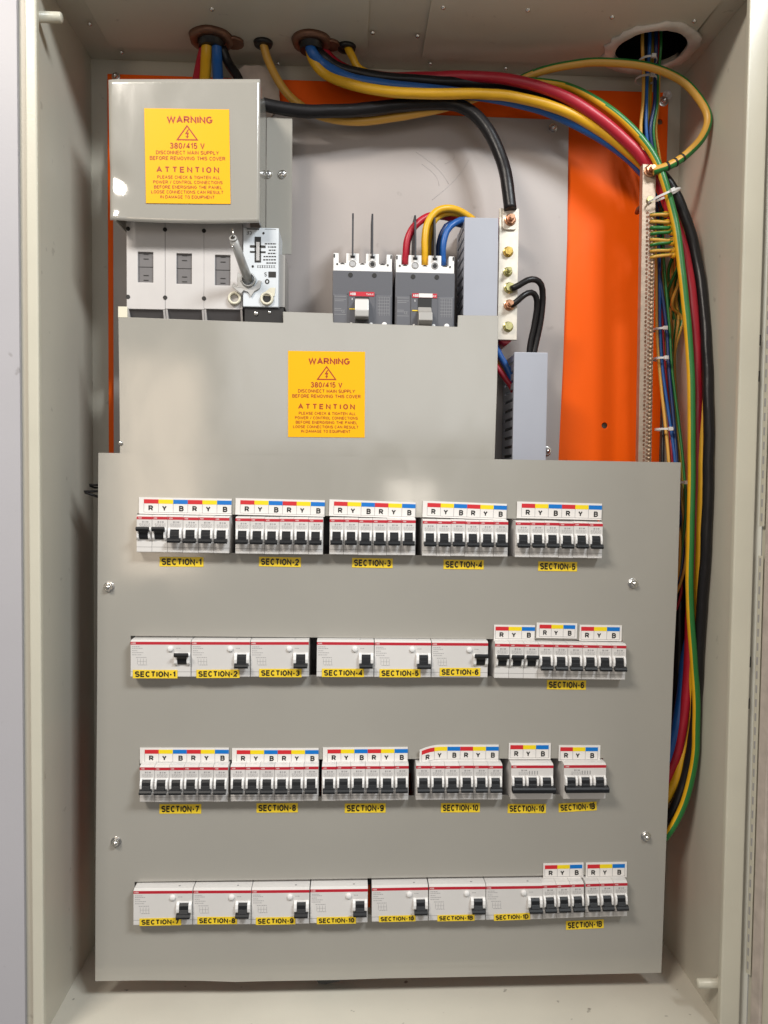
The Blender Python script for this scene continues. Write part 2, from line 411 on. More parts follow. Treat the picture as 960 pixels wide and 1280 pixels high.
# ------------------------------------------------------------------ cabinet
cab = empty('electrical_cabinet', (0, 0, 0))
tag(cab, 'open beige powder coated steel cabinet housing the whole switchboard', 'cabinet')
T = 0.002
MB().box(XL-T, XL, YF+0.009, YB+T, ZB-T, ZT+T).build('side_wall', 'powder', cab)
MB().box(XR, XR+T, YF+0.009, YB+T, ZB-T, ZT+T).build('side_wall', 'powder', cab)
MB().box(XL, XR, YB, YB+T, ZB, ZT).build('back_wall', 'powder', cab)
MB().box(XL, XR, YF+0.009, YB, ZB-T, ZB).build('floor', 'powder_floor', cab)
def circ(c, r, n=28): return [(c[0]+r*math.cos(2*math.pi*i/n), c[1]+r*math.sin(2*math.pi*i/n)) for i in range(n)]
g1 = WZ(264, 44, ZT); g2 = WZ(389, 47, ZT); s1 = WZ(329, 50, ZT); s2 = WZ(433, 55, ZT); big = WZ(812, 60, ZT)
holes = [((g1.x, g1.y), 0.021), ((g2.x, g2.y), 0.018), ((s1.x, s1.y), 0.010), ((s2.x, s2.y), 0.010)]
bigY = (WZ(812, 37, ZT).y+WZ(812, 78, ZT).y)/2; BR = 0.0445; bigY = min(bigY, YB-BR-0.012)
def sheet_z(b, outline, hs, z0, z1, m=0):
    """horizontal sheet with round holes: build as prism_y then swap axes"""
    t = MB(); t.prism_y(outline, z0, z1, m, m, [circ(c, r) for c, r in hs])
    b.add([(v[0], v[2], v[1]) for v in t.v], t.f, m)
b = MB(); sheet_z(b, [(XL, YF+0.009), (XR, YF+0.009), (XR, YB), (XL, YB)], holes+[((big.x, bigY), BR)], ZT, ZT+T)
b.build('roof', 'powder', cab)
def rrect(x0, x1, y0, y1, r, n=5):
    out = []
    for cx, cy, a0 in ((x1-r, y1-r, 0), (x0+r, y1-r, 90), (x0+r, y0+r, 180), (x1-r, y0+r, 270)):
        for k in range(n+1):
            a = rad(a0+90*k/n); out.append((cx+r*math.cos(a), cy+r*math.sin(a)))
    return out
ga = WZ(137, 55, ZT); gb = WZ(459, 68, ZT)
b = MB(); sheet_z(b, rrect(ga.x, gb.x, YF+0.012, (ga.y+gb.y)/2, 0.008), holes, ZT-0.0030, ZT-0.0002)
gp = b.build('gland_plate', 'powder', cab, bevel=0.0004, seg=1)
gc = WZ(527, 71, ZT)
b = MB(); sheet_z(b, rrect(gc.x, WZ(868, 42, ZT).x, YF+0.012, gc.y, 0.008), [((big.x, bigY), BR)], ZT-0.0030, ZT-0.0002)
gp2 = b.build('gland_plate', 'powder', cab, bevel=0.0004, seg=1)
def roof_screw(px, py, par, r=0.003):
    p = WZ(px, py, ZT)
    bb = MB(); bb.lathe((0, 0, 0), (0, 0, -1), [(0, r), (r*0.5, r*0.9), (r*0.8, r*0.5)], 10)
    bb.build('screw', 'metal', par, (p.x, p.y, ZT-0.0028))
for px, py in [(112, 27), (265, 8), (152, 63), (466, 38), (348, 77)]: roof_screw(px, py, gp)
for px, py in [(554, 6), (660, 9), (765, 18), (868, 23), (522, 42), (538, 77), (632, 83), (866, 59)]: roof_screw(px, py, gp2)
# frame round the door opening
rimprof = 0.0
MB().box(XLO, XLI, YF, YF+0.0085, ZB-0.03, ZT+0.03).build('front_rim', 'rim', cab, bevel=0.0022, seg=3)
MB().box(XRI, XRO, YF, YF+0.0085, ZB-0.03, ZT+0.03).build('front_rim', 'rim', cab, bevel=0.0022, seg=3)
MB().box(XLI+0.0002, XRI-0.0002, YF, YF+0.0085, ZT-0.004, ZT+0.02).build('front_rim', 'rim', cab, bevel=0.002, seg=3)
MB().box(XLI+0.0002, XRI-0.0002, YF, YF+0.0085, ZB-0.02, ZB+0.002).build('front_rim', 'rim', cab, bevel=0.002, seg=3)
b = MB(); b.box(-0.3672, XLO-0.0006, YF+0.010, YF+0.013, ZB-0.03, ZT+0.03)
b.build('rain_gutter', 'powder', cab)
b = MB(); b.box(XRO+0.0005, XRO+0.014, YF+0.010, YF+0.013, ZB-0.03, ZT+0.03); b.build('rain_gutter', 'powder', cab)
# door stop pins
for px, py, X, sgn in ((47, 21, XL, 1), (899, 1228.5, XR, -1)):
    p = W(px, py, YF+0.020)
    b = MB(); b.lathe((0, 0, 0), (sgn, 0, 0), [(-0.004, 0.0075), (0.0005, 0.0075), (0.001, 0.0058), (0.0255, 0.0056), (0.027, 0.0045)], 18)
    b.build('stop_pin', 'rim', cab, (X+sgn*0.001, YF+0.020, p.z))
# the opened door, only its hinge edge shows
door = empty('door', (XRO+0.0042, YF+0.001, 0)); door.parent = cab; door.rotation_euler = (0, 0, rad(14))
b = MB(); b.box(0.006, 0.008, -0.62, -0.001, ZB-0.02, ZT+0.02); b.build('door_skin', 'rim', door)
z1 = W(953, 690, YF).z; z2 = W(932, 1215, YF).z
holes_z = []
prof = [(-0.002, 0), (0.0, 0)]
for za, zb in ((z2, z1-0.004), (z1+0.03, ZT+0.01)):
    b = MB(); b.box(0.0008, 0.0022, -0.0085, -0.0015, za, zb)
    st = b.build('stiffener', 'rim', door, bevel=0.0004)
    bb = MB(); z = za+0.006
    while z < zb-0.008:
        bb.box(0.0002, 0.0007, -0.006, -0.004, z, z+0.009); z += 0.0165
    bb.build('slot', 'print_grey', st)
b = MB(); b.box(0.0012, 0.0055, -0.024, -0.0105, ZB-0.01, ZT+0.01); b.build('gasket', 'foam', door, bevel=0.001)
for py in (425, 470, 828, 880):
    p = W(951, py, YF); b = MB(); b.cyl((-0.004, 0.003, p.z-0.006), (-0.004, 0.003, p.z+0.006), 0.0024, n=10); b.build('hinge_pin', 'black', door)

# ------------------------------------------------------------------ backing plates
def P2(pts, Y): return [(W(x, y, Y).x, W(x, y, Y).z) for x, y in pts]
a = W(134, 92, YOR); c = W(836, 112, YOR)
hole = W(756, 532, YOR)
b = MB(); b.prism_y([(a.x, -0.60), (c.x, -0.60), (c.x, a.z), (a.x, a.z)], YOR, YOR+0.003, holes=[circ((hole.x, hole.z), 0.0042, 12), circ((W(825, 152, YOR).x, W(825, 152, YOR).z), 0.004, 12)])
orp = b.build('mounting_plate', ['orange'], bevel=0.0006, seg=1)
tag(orp, 'bright orange steel mounting plate behind all the gear', 'plate')
dome_nut(orp, W(829, 127, YOR), 0.0055, name='nut'); dome_nut(orp, W(834, 119, YOR), 0.005, 'tie', name='stud_cap')
dome_nut(orp, W(145, 96, YOR), 0.0045, name='nut')
b = MB(); b.prism_y(P2([(141, 128), (711, 150), (709, 300), (704, 450), (697, 600), (690, 900), (143, 900)], YSH), YSH, YSH+0.002)
sh = b.build('backing_sheet', ['sheet'], bevel=0.0003, seg=1)
tag(sh, 'light grey steel backing sheet overlapping the orange plate', 'sheet')
for px, py, r in ((691, 160, 0.0048), (683, 564, 0.0055)): dome_nut(sh, W(px, py, YSH), r)
rd = random.Random(3)
b = MB()
for (x0, y0), (x1, y1) in (((520, 190), (560, 230)), ((540, 250), (585, 200)), ((556, 205), (566, 192)), ((527, 205), (548, 232))):
    p = [W(x0+(x1-x0)*t+6*math.sin(t*3), y0+(y1-y0)*t, YSH-0.0001) for t in [i/6 for i in range(7)]]
    b.tube(p, 0.00022, 4)
b.build('scratch', 'print_grey', sh)
b = MB(); pts = []
for i in range(26):
    t = 2*math.pi*i/26; pts.append((math.cos(t)*0.034*(1+rd.uniform(-.06, .06)), math.sin(t)*0.038*(1+rd.uniform(-.06, .06))))
q = W(318, 118, YSH-0.004)
b.prism_y(pts, -0.001, 0.001)
pc = b.build('paper_disc', ['putty'], None, q); tag(pc, 'rough beige paper disc tucked behind the upper cover', 'paper')

# ------------------------------------------------------------------ glands and roof openings
def gland(g, r, px_tag, label):
    root = empty('cable_gland', (g.x, g.y, ZT)); tag(root, label, 'gland', 'brass glands in the roof')
    b = MB(); b.ring((0, 0, -0.0031), (0, 0, -1), r*0.72, r*1.33, 0.006, 26, 0, 0.02); b.build('locknut', 'gland', root)
    b = MB(); b.cyl((0, 0, 0.02), (0, 0, -0.017), r*0.80, r*0.74, 20); b.build('tape_sleeve', 'black', root)
    b = MB(); b.cyl((r*1.3, 0.006, -0.0031), (r*1.3, 0.006, -0.007), r*0.62, n=12); b.build('earth_tag', 'gland', root)
    return root
gland(g1, 0.021, 0, 'dark brown round cable gland above the upper warning cover')
gland(g2, 0.019, 0, 'dark brown round cable gland feeding the thick coloured cables')
for s_, lab in ((s1, 'small black rubber grommet between the two brown glands'), (s2, 'small black rubber grommet just past the second brown gland')):
    b = MB(); b.ring((s_.x, s_.y, ZT-0.0031), (0, 0, -1), 0.0025, 0.0125, 0.004, 20); tag(b.build('grommet', 'black'), lab, 'grommet', 'roof grommets')
b = MB(); b.ring((big.x, bigY, ZT-0.0031), (0, 0, -1), BR-0.0005, BR+0.0150, 0.0025, 44, 0, 0.05)
tag(b.build('hole_edging', 'edging'), 'torn pale tape edging around the large round roof opening', 'edging')
b = MB()  # closed box added over the opening so it looks dark against the bright world
x0, x1, y0, y1 = big.x-0.075, big.x+0.075, YF+0.03, YB-0.002
b.box(x0, x0+T, y0, y1, ZT+T, ZT+0.25); b.box(x1-T, x1, y0, y1, ZT+T, ZT+0.25); b.box(x0+T, x1-T, y0, y0+T, ZT+T, ZT+0.25)
b.box(x0+T, x1-T, y1-T, y1, ZT+T, ZT+0.25); b.box(x0, x1, y0, y1, ZT+0.25, ZT+0.252)
tag(b.build('cable_riser', 'dark'), 'dark riser box added above the large round roof opening to keep it dark', 'riser')

# ------------------------------------------------------------------ warning stickers
def warning(cx, cy, w_px, h_px, Y, label, tilt):
    p = W(cx, cy, Y); s = Y/FPX; w_, h_ = w_px*s, h_px*s
    root = put('warning_sticker', None, None, p, (0, tilt, 0)); tag(root, label, 'sticker', 'yellow warning stickers')
    b = MB(); b.box(-w_/2, w_/2, -0.0003, 0, -h_/2, h_/2); b.build('yellow_sheet', 'yellow_sticker', root)
    y = -0.0005
    # rows measured on the photograph as fractions of the sticker
    rows = [('WARNING', .535, .115, .54, .075, .022, 1.0), ('380/415 V', .50, .39, .41, .064, .012, 1.05),
            ('DISCONNECT MAIN SUPPLY', .50, .462, .74, .040, .004, 1.05), ('BEFORE REMOVING THIS COVER', .50, .522, .89, .040, .004, 1.05),
            ('ATTENTION', .50, .642, .74, .062, .018, 1.45),
            ('PLEASE CHECK & TIGHTEN ALL', .51, .722, .74, .034, .002, 1.05), ('POWER / CONTROL CONNECTIONS', .50, .775, .82, .034, .002, 1.05),
            ('BEFORE ENERGISING THE PANEL', .50, .827, .80, .034, .002, 1.05), ('LOOSE CONNECTIONS CAN RESULT', .49, .879, .85, .034, .002, 1.05),
            ('IN DAMAGE TO EQUIPMENT', .49, .931, .64, .034, .002, 1.05)]
    for t, fx, fy, fwd, fh, bold, sp in rows:
        b = MB(); add_text(b, t, (fx-0.5)*w_*0.96, (0.5-fy)*h_, fwd*w_, fh*h_, y, 0, bold, sp); b.build('lettering', 'print_red', root)
    b = MB()
    def tri(r, dz): return [(-r*0.1325*w_, dz-0.08*h_*r), (r*0.1325*w_, dz-0.08*h_*r), (0, dz+0.085*h_*r)]
    b.prism_y(tri(1, h_*0.247), y, y+0.0001, holes=[tri(0.78, h_*0.243)])
    k = w_*0.030; cz = h_*0.238
    b.prism_y([(k*0.2, cz+k*1.6), (-k*0.9, cz-k*0.2), (-k*0.1, cz-k*0.1), (-k*0.25, cz-k*1.1), (-k*0.75, cz-k*0.9), (k*0.05, cz-k*1.9), (k*0.7, cz-k*0.8), (k*0.2, cz-k*1.0), (k*0.75, cz+k*0.5), (k*0.0, cz+k*0.35), (k*0.75, cz+k*1.6)], y, y+0.0001)
    b.build('hazard_triangle', 'print_red', root)
warning(234.5, 195.5, 102, 113, YUC-0.0003, 'yellow electrical warning sticker on the upper box cover', rad(-1.0))
warning(408.2, 493, 95, 106, YMC-0.0003, 'yellow electrical warning sticker on the middle cover sheet', rad(-0.3))

# ------------------------------------------------------------------ covers
# upper box cover: front sheet softly bowed at its left edge, with side returns
up_ = empty('upper_cover'); tag(up_, 'grey sheet metal box cover above the main switch', 'cover')
def bowed(quad, Y, nx, nz, bow, edge):
    """front sheet as a fine grid with real curvature, 1.6 mm thick"""
    TL, TR, BR, BL = [W(x, y, Y) for x, y in quad]; b = MB(); vs = []
    for k in (0, 1):
        for j in range(nz+1):
            for i in range(nx+1):
                u, v = i/nx, j/nz
                p = (TL*(1-u)+TR*u)*(1-v)+(BL*(1-u)+BR*u)*v
                dy, dz = bow(u, v); vs.append((p.x, p.y+dy+k*0.0022, p.z+dz))
    n = (nx+1)*(nz+1); idx = lambda i, j, k: k*n+j*(nx+1)+i
    fs = []; es = []
    for j in range(nz):
        for i in range(nx):
            fs.append((idx(i, j, 0), idx(i, j+1, 0), idx(i+1, j+1, 0), idx(i+1, j, 0)))
            fs.append((idx(i, j, 1), idx(i+1, j, 1), idx(i+1, j+1, 1), idx(i, j+1, 1)))
    for j in range(nz):
        for i in (0, nx): es.append((idx(i, j, 0), idx(i, j+1, 0), idx(i, j+1, 1), idx(i, j, 1)))
    for i in range(nx):
        for j in (0, nz): es.append((idx(i, j, 0), idx(i+1, j, 0), idx(i+1, j, 1), idx(i, j, 1)))
    b.add(vs, fs, 0, True)
    for f in es: b.f.append(list(f)); b.m.append(1); b.sm.append(False)
    return b
def bow_up(u, v):
    dy = 0.0016*max(0, (0.07-u)/0.07)**2 + 0.0005*math.sin(u*3.1)*v
    dy += 0.0036*math.exp(-((u-0.02-0.22*(v-0.55))/0.07)**2-((v-0.68)/0.10)**2)
    dy -= 0.0022*math.exp(-((u-0.03)/0.05)**2-((v-1.0)/0.05)**2)
    dz = -0.0022*v**4*math.sin(u*2.9)
    return dy, dz
bowed([(135, 99), (325, 99), (324, 277), (137.5, 274.5)], YUC, 40, 36, bow_up, 0).build('front_sheet', ['cover', 'cover_edge'], up_)
tl, tr, br_, bl = W(135, 99, YUC), W(325, 99, YUC), W(324, 277, YUC), W(137.5, 274, YUC)
b = MB(); b.box(tr.x-0.0018, tr.x-0.0002, YUC+0.0018, 1.0, br_.z+0.002, tr.z-0.001); b.build('side_return', 'cover', up_)
b = MB(); b.box(tl.x+0.004, tl.x+0.0056, YUC+0.012, 1.0, bl.z+0.002, tl.z-0.001); b.build('side_return', 'cover', up_)
fa, fb = W(326, 146, 1.0), W(364.5, 318, 1.0)
b = MB(); b.box(tr.x, fb.x, 1.0, 1.0016, fb.z, fa.z); b.build('mounting_flange', 'cover', up_, bevel=0.0004, seg=1)
pan_screw(up_, W(353, 218, 1.0), 0.0055); pan_screw(up_, W(331.5, 218, 1.0)+Vector((0.004, 0, 0)), 0.005)

# middle cover sheet with cut-outs for the switch and the moulded breakers
mid_poly = [(147.5, 383), (159, 383), (161, 396.5), (250, 400), (354, 403.5), (353.5, 389.5), (416, 391.5), (416.5, 403), (572, 408.5), (572.5, 394), (623, 394.5), (621.5, 480), (617.5, 600), (150, 600), (149, 490)]
b = MB(); b.prism_y(P2(mid_poly, YMC), YMC, YMC+0.0022, 0, 1)
mc = b.build('middle_cover', ['cover', 'cover_edge'], bevel=0.0005, seg=1)
tag(mc, 'grey cover sheet notched around the main switch and moulded breakers', 'cover')
b = MB(); p = W(153.5, 390, YMC-0.0002); b.box(-0.0055, 0.0055, -0.0002, 0.0001, -0.0065, 0.0065); b.build('tape_patch', 'cream', mc, p)
pan_screw(mc, W(151, 554, YMC), 0.003)

# main lower cover sheet: one slot per row of breakers
rows_px = {
 1: dict(x=(169.5, 753), zb=[(170, 691), (752, 698)]),
 2: dict(x=(160.5, 782), zb=[(163, 846), (781, 850)]),
 3: dict(x=(172, 757.5), zb=[(174, 1003), (757, 999)]),
 4: dict(x=(165.5, 784.5), zb=[(166, 1157), (784, 1145.5)])}
H = 0.045
slots = []
for r_, d in rows_px.items():
    (xa, ya), (xb, yb) = d['zb']
    A, B = W(xa, ya, YNO), W(xb, yb, YNO)
    xl = W(d['x'][0], ya, YNO).x; xr = W(d['x'][1], yb, YNO).x
    zz = lambda x: A.z+(B.z-A.z)*(x-A.x)/(B.x-A.x)
    slots.append([(xl-0.0016, zz(xl)-0.0002), (xr+0.0005, zz(xr)-0.0002), (xr+0.0005, zz(xr)+H+0.0016), (xl-0.0016, zz(xl)+H+0.0018)])
plate_px = [(123, 566), (300, 568.5), (560, 573), (851, 578), (849.5, 640), (846.5, 740), (842, 830), (838.5, 920), (832.5, 1060), (828, 1180), (826.5, 1216),
            (760, 1217.5), (690, 1219), (560, 1221.5), (480, 1223), (420, 1225), (330, 1226.5), (295, 1227.5), (250, 1226), (180, 1225.5), (119, 1226.5), (119.5, 1100), (121.5, 850), (122, 700)]
b = MB(); b.prism_y(P2(plate_px, YPL), YPL, YPL+0.0020, 0, 1, slots)
lc = b.build('lower_cover', ['cover', 'cover_edge'], bevel=0.0004, seg=1)
tag(lc, 'large grey cover sheet slotted for four rows of breakers', 'cover')
for px, py in ((136.5, 733.5), (145.5, 1052), (791, 729), (807, 1045)):
    dome_nut(lc, W(px, py, YPL), 0.0052)
for px, py in ((139, 606), (160, 1130), (800, 606), (800, 1110)): pass

# ------------------------------------------------------------------ breakers
mm = 0.001
def nose_profile():
    return [(p[0]*mm, p[1]*mm) for p in [(66, -17), (6, -17), (6, 0.2), (-13.4, 0.2), (-14, 0.9), (-14, 43.3), (-10.5, 44.8), (6, 44.8), (6, 62), (66, 62)]]
CHEEK = [(-13.6, 14.8), (-13.6, 29.8), (-15.5, 29.6), (-18, 27.2), (-19, 22.5), (-18.4, 18), (-16.2, 15.2)]
DOWN = [(-13, 17), (-13, 28.0), (-15.5, 28.0), (-17.6, 25.5), (-18.3, 21), (-22.5, 17.2), (-24, 15.0), (-23.4, 13.1), (-20.5, 13.6), (-17.2, 16.6)]
LIPD = [(-19.6, 18.4), (-22.9, 17.6), (-24.6, 15.2), (-24.0, 12.9), (-22.4, 12.5), (-19.8, 14.6)]
UP = [(p[0], 45-p[1]-1.2) for p in reversed(DOWN)]; LIPU = [(p[0], 45-p[1]-1.2) for p in reversed(LIPD)]
sc = lambda poly: [(a*mm, b_*mm) for a, b_ in poly]
def toggle_mesh(name, state, ws, wl, cx=0):
    b = MB(); b.prism_x(sc(DOWN if state == 'down' else UP), (cx-ws/2)*mm, (cx+ws/2)*mm)
    b.prism_x(sc(LIPD if state == 'down' else LIPU), (cx-wl/2)*mm, (cx+wl/2)*mm)
    return b.mesh(name, ['toggle'], 0.0004, 2)
ME = {}
def body_mesh(w_, modules):
    b = MB(); b.prism_x(nose_profile(), -w_/2*mm, w_/2*mm); return b.mesh('body', ['breaker'], 0.00035, 2)
def cheeks_mesh(cxs, wi, wo):
    b = MB()
    for cx in cxs:
        for s in (-1, 1):
            x0, x1 = sorted((cx+s*wi/2, cx+s*wo/2)); b.prism_x(sc(CHEEK), x0*mm, x1*mm)
        b.box((cx-wi/2)*mm, (cx+wi/2)*mm, -14.6*mm, -13.8*mm, 14.8*mm, 29.6*mm)
    return b.mesh('toggle_housing', ['breaker_white'], 0.0005, 2)
def stripe_mesh(w_):
    b = MB(); b.box(-w_/2*mm, w_/2*mm, -14.12*mm, -13.9*mm, 39.5*mm, 42.9*mm); return b.mesh('red_stripe', ['stripe'])
def logo_mesh(cxs, wd=4.2, h_=1.7):
    b = MB()
    for cx in cxs: add_text(b, 'ABB', cx*mm, 41.2*mm, wd*mm, h_*mm, -14.25*mm, 0, 0.02)
    return b.mesh('lettering', ['logo'])
def print_mesh(rects, name='printed_marks', m='print_grey', y=-14.08):
    b = MB()
    for x0, x1, z0, z1 in rects: b.add([(x0*mm, y*mm, z0*mm), (x1*mm, y*mm, z0*mm), (x1*mm, y*mm, z1*mm), (x0*mm, y*mm, z1*mm)], [(0, 1, 2, 3)])
    return b.mesh(name, [m])
rp = random.Random(11)
def mcb_print(cx):
    R = [(cx-2.5, cx-0.6, 35.6, 37.6), (cx+0.4, cx+1.3, 35.6, 37.6), (cx+2.2, cx+4.6, 35.8, 37.4)]
    for k in range(4):
        x = cx-6+rp.uniform(0, 1)
        while x < cx+6:
            l = rp.uniform(0.8, 2.6); R.append((x, min(x+l, cx+6.4), 34.2-k*1.15, 34.2-k*1.15+0.5)); x += l+0.7
    return R
LINE1 = lambda w_: [(-w_/2+0.2, w_/2-0.2, 6.4, 6.75)]
MW = 17.5
ME['mcb_body'] = body_mesh(MW-0.28, 1); ME['mcb_ch'] = cheeks_mesh([0], 10.4, 15.2); ME['mcb_stripe'] = stripe_mesh(MW-0.32)
ME['mcb_logo'] = logo_mesh([-5.0]); ME['mcb_print'] = print_mesh(mcb_print(0)); ME['mcb_line'] = print_mesh(LINE1(MW), 'moulded_line', 'groove')
ME['mcb_down'] = toggle_mesh('toggle', 'down', 9.6, 14.6); ME['mcb_up'] = toggle_mesh('toggle', 'up', 9.6, 14.6)
RW = 70.0
ME['rcd_body'] = body_mesh(RW-0.4, 4); ME['rcd_ch'] = cheeks_mesh([25.4], 11.0, 18.0); ME['rcd_stripe'] = stripe_mesh(RW-0.5)
ME['rcd_logo'] = logo_mesh([-31.3], 5.2, 1.9)
R = []
for z, x0, x1 in ((36.6, -33, -24), (34.6, -33, -29.5), (34.6, -29, -21), (31.8, -33, -27), (29.4, -33, -20), (26.8, -33, -22), (23.6, -28.5, -16.5), (14.5, -26, -15.5), (34.8, 18.0, 23.0)):
    x = x0
    while x < x1: l = rp.uniform(0.9, 2.2); R.append((x, min(x+l, x1), z, z+0.75)); x += l+0.5
for k in range(4): R.append((-27+k*3.4, -26.6+k*3.4, 15.5, 22.5))
R.append((-27, -16.5, 19.0, 19.35))
ME['rcd_print'] = print_mesh(R); ME['rcd_line'] = print_mesh(LINE1(RW), 'moulded_line', 'groove')
ME['rcd_down'] = toggle_mesh('toggle', 'down', 10.4, 16.4, 25.4); ME['rcd_up'] = toggle_mesh('toggle', 'up', 10.4, 16.4, 25.4)
b = MB(); b.lathe((11.5*mm, -14*mm, 34.6*mm), (0, -1, 0.0), [(0, 3.4*mm), (1.9*mm, 3.2*mm), (2.4*mm, 2.6*mm)], 16); ME['rcd_btn'] = b.mesh('test_button', ['breaker_white'])
b = MB(); b.lathe((18*mm, -6*mm, 44.7*mm), (0, 0, 1), [(0, 1.5*mm), (0.3*mm, 1.4*mm)], 10); ME['rcd_dot'] = b.mesh('top_screw', ['print_grey'])
TW = 52.5
ME['tp_body'] = body_mesh(TW-0.4, 3); ME['tp_ch'] = cheeks_mesh([-17.5, 0, 17.5], 10.4, 15.4); ME['tp_stripe'] = stripe_mesh(TW-0.5)
ME['tp_logo'] = logo_mesh([-22], 4.6, 1.8)
R = mcb_print(-11)+[(-4+k*3.2, -2.6+k*3.2, 31.5, 36) for k in range(4)]+[(-5, 7, 30.4, 30.8)]
ME['tp_print'] = print_mesh(R); 
b = MB()
for cx in (-17.5, 0, 17.5): b.prism_x(sc(DOWN), (cx-4.8)*mm, (cx+4.8)*mm)
b.prism_x(sc([(-16.5, 19.4), (-23.6, 18.8), (-25.4, 16.6), (-25.2, 12.6), (-23.6, 11.6), (-16.5, 12.2)]), -25.8*mm, 27.2*mm); ME['tp_toggle'] = b.mesh('toggle', ['toggle'], 0.0005, 2)

def place(root, xl_px, xr_px, yl, yr, wmm):
    """root at the foot of the nose, on the cover plane, width fitted to the bank"""
    A, B = W(xl_px, yl, YNO), W(xr_px, yr, YNO)
    root.location = ((A.x+B.x)/2, YPL, (A.z+B.z)/2)
    root.rotation_euler = (0, -math.atan2(B.z-A.z, B.x-A.x), 0)
    root.scale = ((B.x-A.x)/(wmm*mm), 1, 1)
PROTO = {}
def make(kind, state):
    key = (kind, state)
    if key in PROTO: return copy_tree(PROTO[key])
    nm = {'mcb': 'circuit_breaker', 'rcd': 'residual_current_breaker', 'tp': 'three_pole_breaker'}[kind]
    r = empty(nm); PROTO[key] = r
    put('body', ME[kind+'_body'], r); st = put('red_stripe', ME[kind+'_stripe'], r); put('lettering', ME[kind+'_logo'], st)
    put('printed_marks', ME[kind+'_print'], r); put('toggle_housing', ME[kind+'_ch'], r)
    if kind != 'tp': put('moulded_line', ME[kind+'_line'], r); put('toggle', ME[kind+'_'+state], r)
    else: put('toggle', ME['tp_toggle'], r)
    if kind == 'rcd': put('test_button', ME['rcd_btn'], r); put('top_screw', ME['rcd_dot'], r)
    return r
POS6 = ['the end R', 'the Y next to the end R', 'the B next to the inner R', 'the inner R', 'the Y next to the end B', 'the end B']
def bank(sec, xl, xr, yl, yr, ups=()):
    n = 6
    for k in range(n):
        st = 'up' if k in ups else 'down'
        r = make('mcb', st)
        t0, t1 = k/n, (k+1)/n
        jy = rp.uniform(-.25, .25)
        place(r, xl+(xr-xl)*t0, xl+(xr-xl)*t1, yl+(yr-yl)*t0+jy, yl+(yr-yl)*t1+jy, MW)
        tag(r, 'white breaker, toggle %s, under %s, %s bank' % ('raised' if st == 'up' else 'lowered', POS6[k], sec), 'breaker', 'single pole breakers of the %s bank' % sec)
bank('SECTION-1', 170.5, 286.5, 690.5, 692, (0, 1)); bank('SECTION-2', 294, 403.5, 692.5, 693.5)
bank('SECTION-3', 411.5, 519, 693.5, 694.7); bank('SECTION-4', 527.5, 634.5, 695, 696.3); bank('SECTION-5', 643.5, 752.5, 696.8, 698.3)
bank('SECTION-7', 174.5, 285, 1003, 1002.5); bank('SECTION-8', 288, 398, 1002.5, 1001.5); bank('SECTION-9', 402, 510.5, 1001.5, 1000.6); bank('row-end SECTION-10', 519.5, 627.5, 1000.5, 999.8)
# nine breakers of section 6
for k in range(9):
    st = 'up' if k < 3 else 'down'; r = make('mcb', st); t0, t1 = k/9, (k+1)/9
    place(r, 617.5+164*t0, 617.5+164*t1, 848+2.2*t0, 848+2.2*t1, MW)
    tag(r, 'white breaker, toggle %s, under %s of the %s, SECTION-6 bank' % ('raised' if k < 3 else 'lowered', 'RYB'[k % 3], ['strip next to the wide breakers', 'higher set middle strip', 'strip at the free end'][k//3]), 'breaker', 'single pole breakers of the SECTION-6 bank')
for k in range(6):
    r = make('mcb', 'down'); xl, xr, yl, yr = ((678, 730, 1149, 1147.2), (731.5, 784, 1147, 1145.6))[k//3]; t0, t1 = (k % 3)/3, (k % 3+1)/3
    place(r, xl+(xr-xl)*t0, xl+(xr-xl)*t1, yl+(yr-yl)*t0, yl+(yr-yl)*t1, MW)
    tag(r, 'white breaker under the %s of the %s, SECTION-1B bank' % ('RYB'[k % 3], ['strip next to the wide breakers', 'strip at the free end'][k//3]), 'breaker', 'single pole breakers of the SECTION-1B bank')
for xl, xr, yl, yr, sec, st in ((163, 238.5, 846.5, 846.5, 'SECTION-1', 'up'), (239, 312.5, 846.5, 846.5, 'SECTION-2', 'down'), (313, 386, 846.5, 846.3, 'SECTION-3', 'down'),
        (395.5, 467, 846.3, 846.6, 'SECTION-4', 'down'), (467.5, 538.5, 846.7, 847, 'SECTION-5', 'down'), (539, 609.5, 847, 847.3, 'SECTION-6', 'up'),
        (166.5, 240.5, 1157, 1156.3, 'SECTION-7', 'down'), (241, 313.5, 1156.3, 1155.8, 'SECTION-8', 'down'), (314, 386.5, 1155.8, 1155, 'SECTION-9', 'down'), (387.5, 459.5, 1154.6, 1153.6, 'neat SECTION-10', 'down'),
        (464.5, 535, 1152.8, 1151.4, 'overwritten SECTION-10', 'down'), (535.5, 606.5, 1151.2, 1150.4, 'SECTION-1B', 'down'), (607, 677.5, 1150.4, 1149.4, 'SECTION-1D', 'down')):
    r = make('rcd', st); place(r, xl, xr, yl, yr, RW)
    tag(r, 'wide white residual current breaker with %s sticker, toggle %s' % (sec, 'raised' if st == 'up' else 'lowered'), 'breaker', 'wide residual current breakers')
for xl, xr, yl, yr, sec in ((638, 691, 999.6, 999.4, 'beside the six breaker bank'), (704, 757, 999.2, 998.8, 'at the free end of its row')):
    r = make('tp', 'down'); place(r, xl, xr, yl, yr, TW)
    tag(r, 'three pole breaker with black tie bar, %s' % sec, 'breaker', 'three pole breakers')
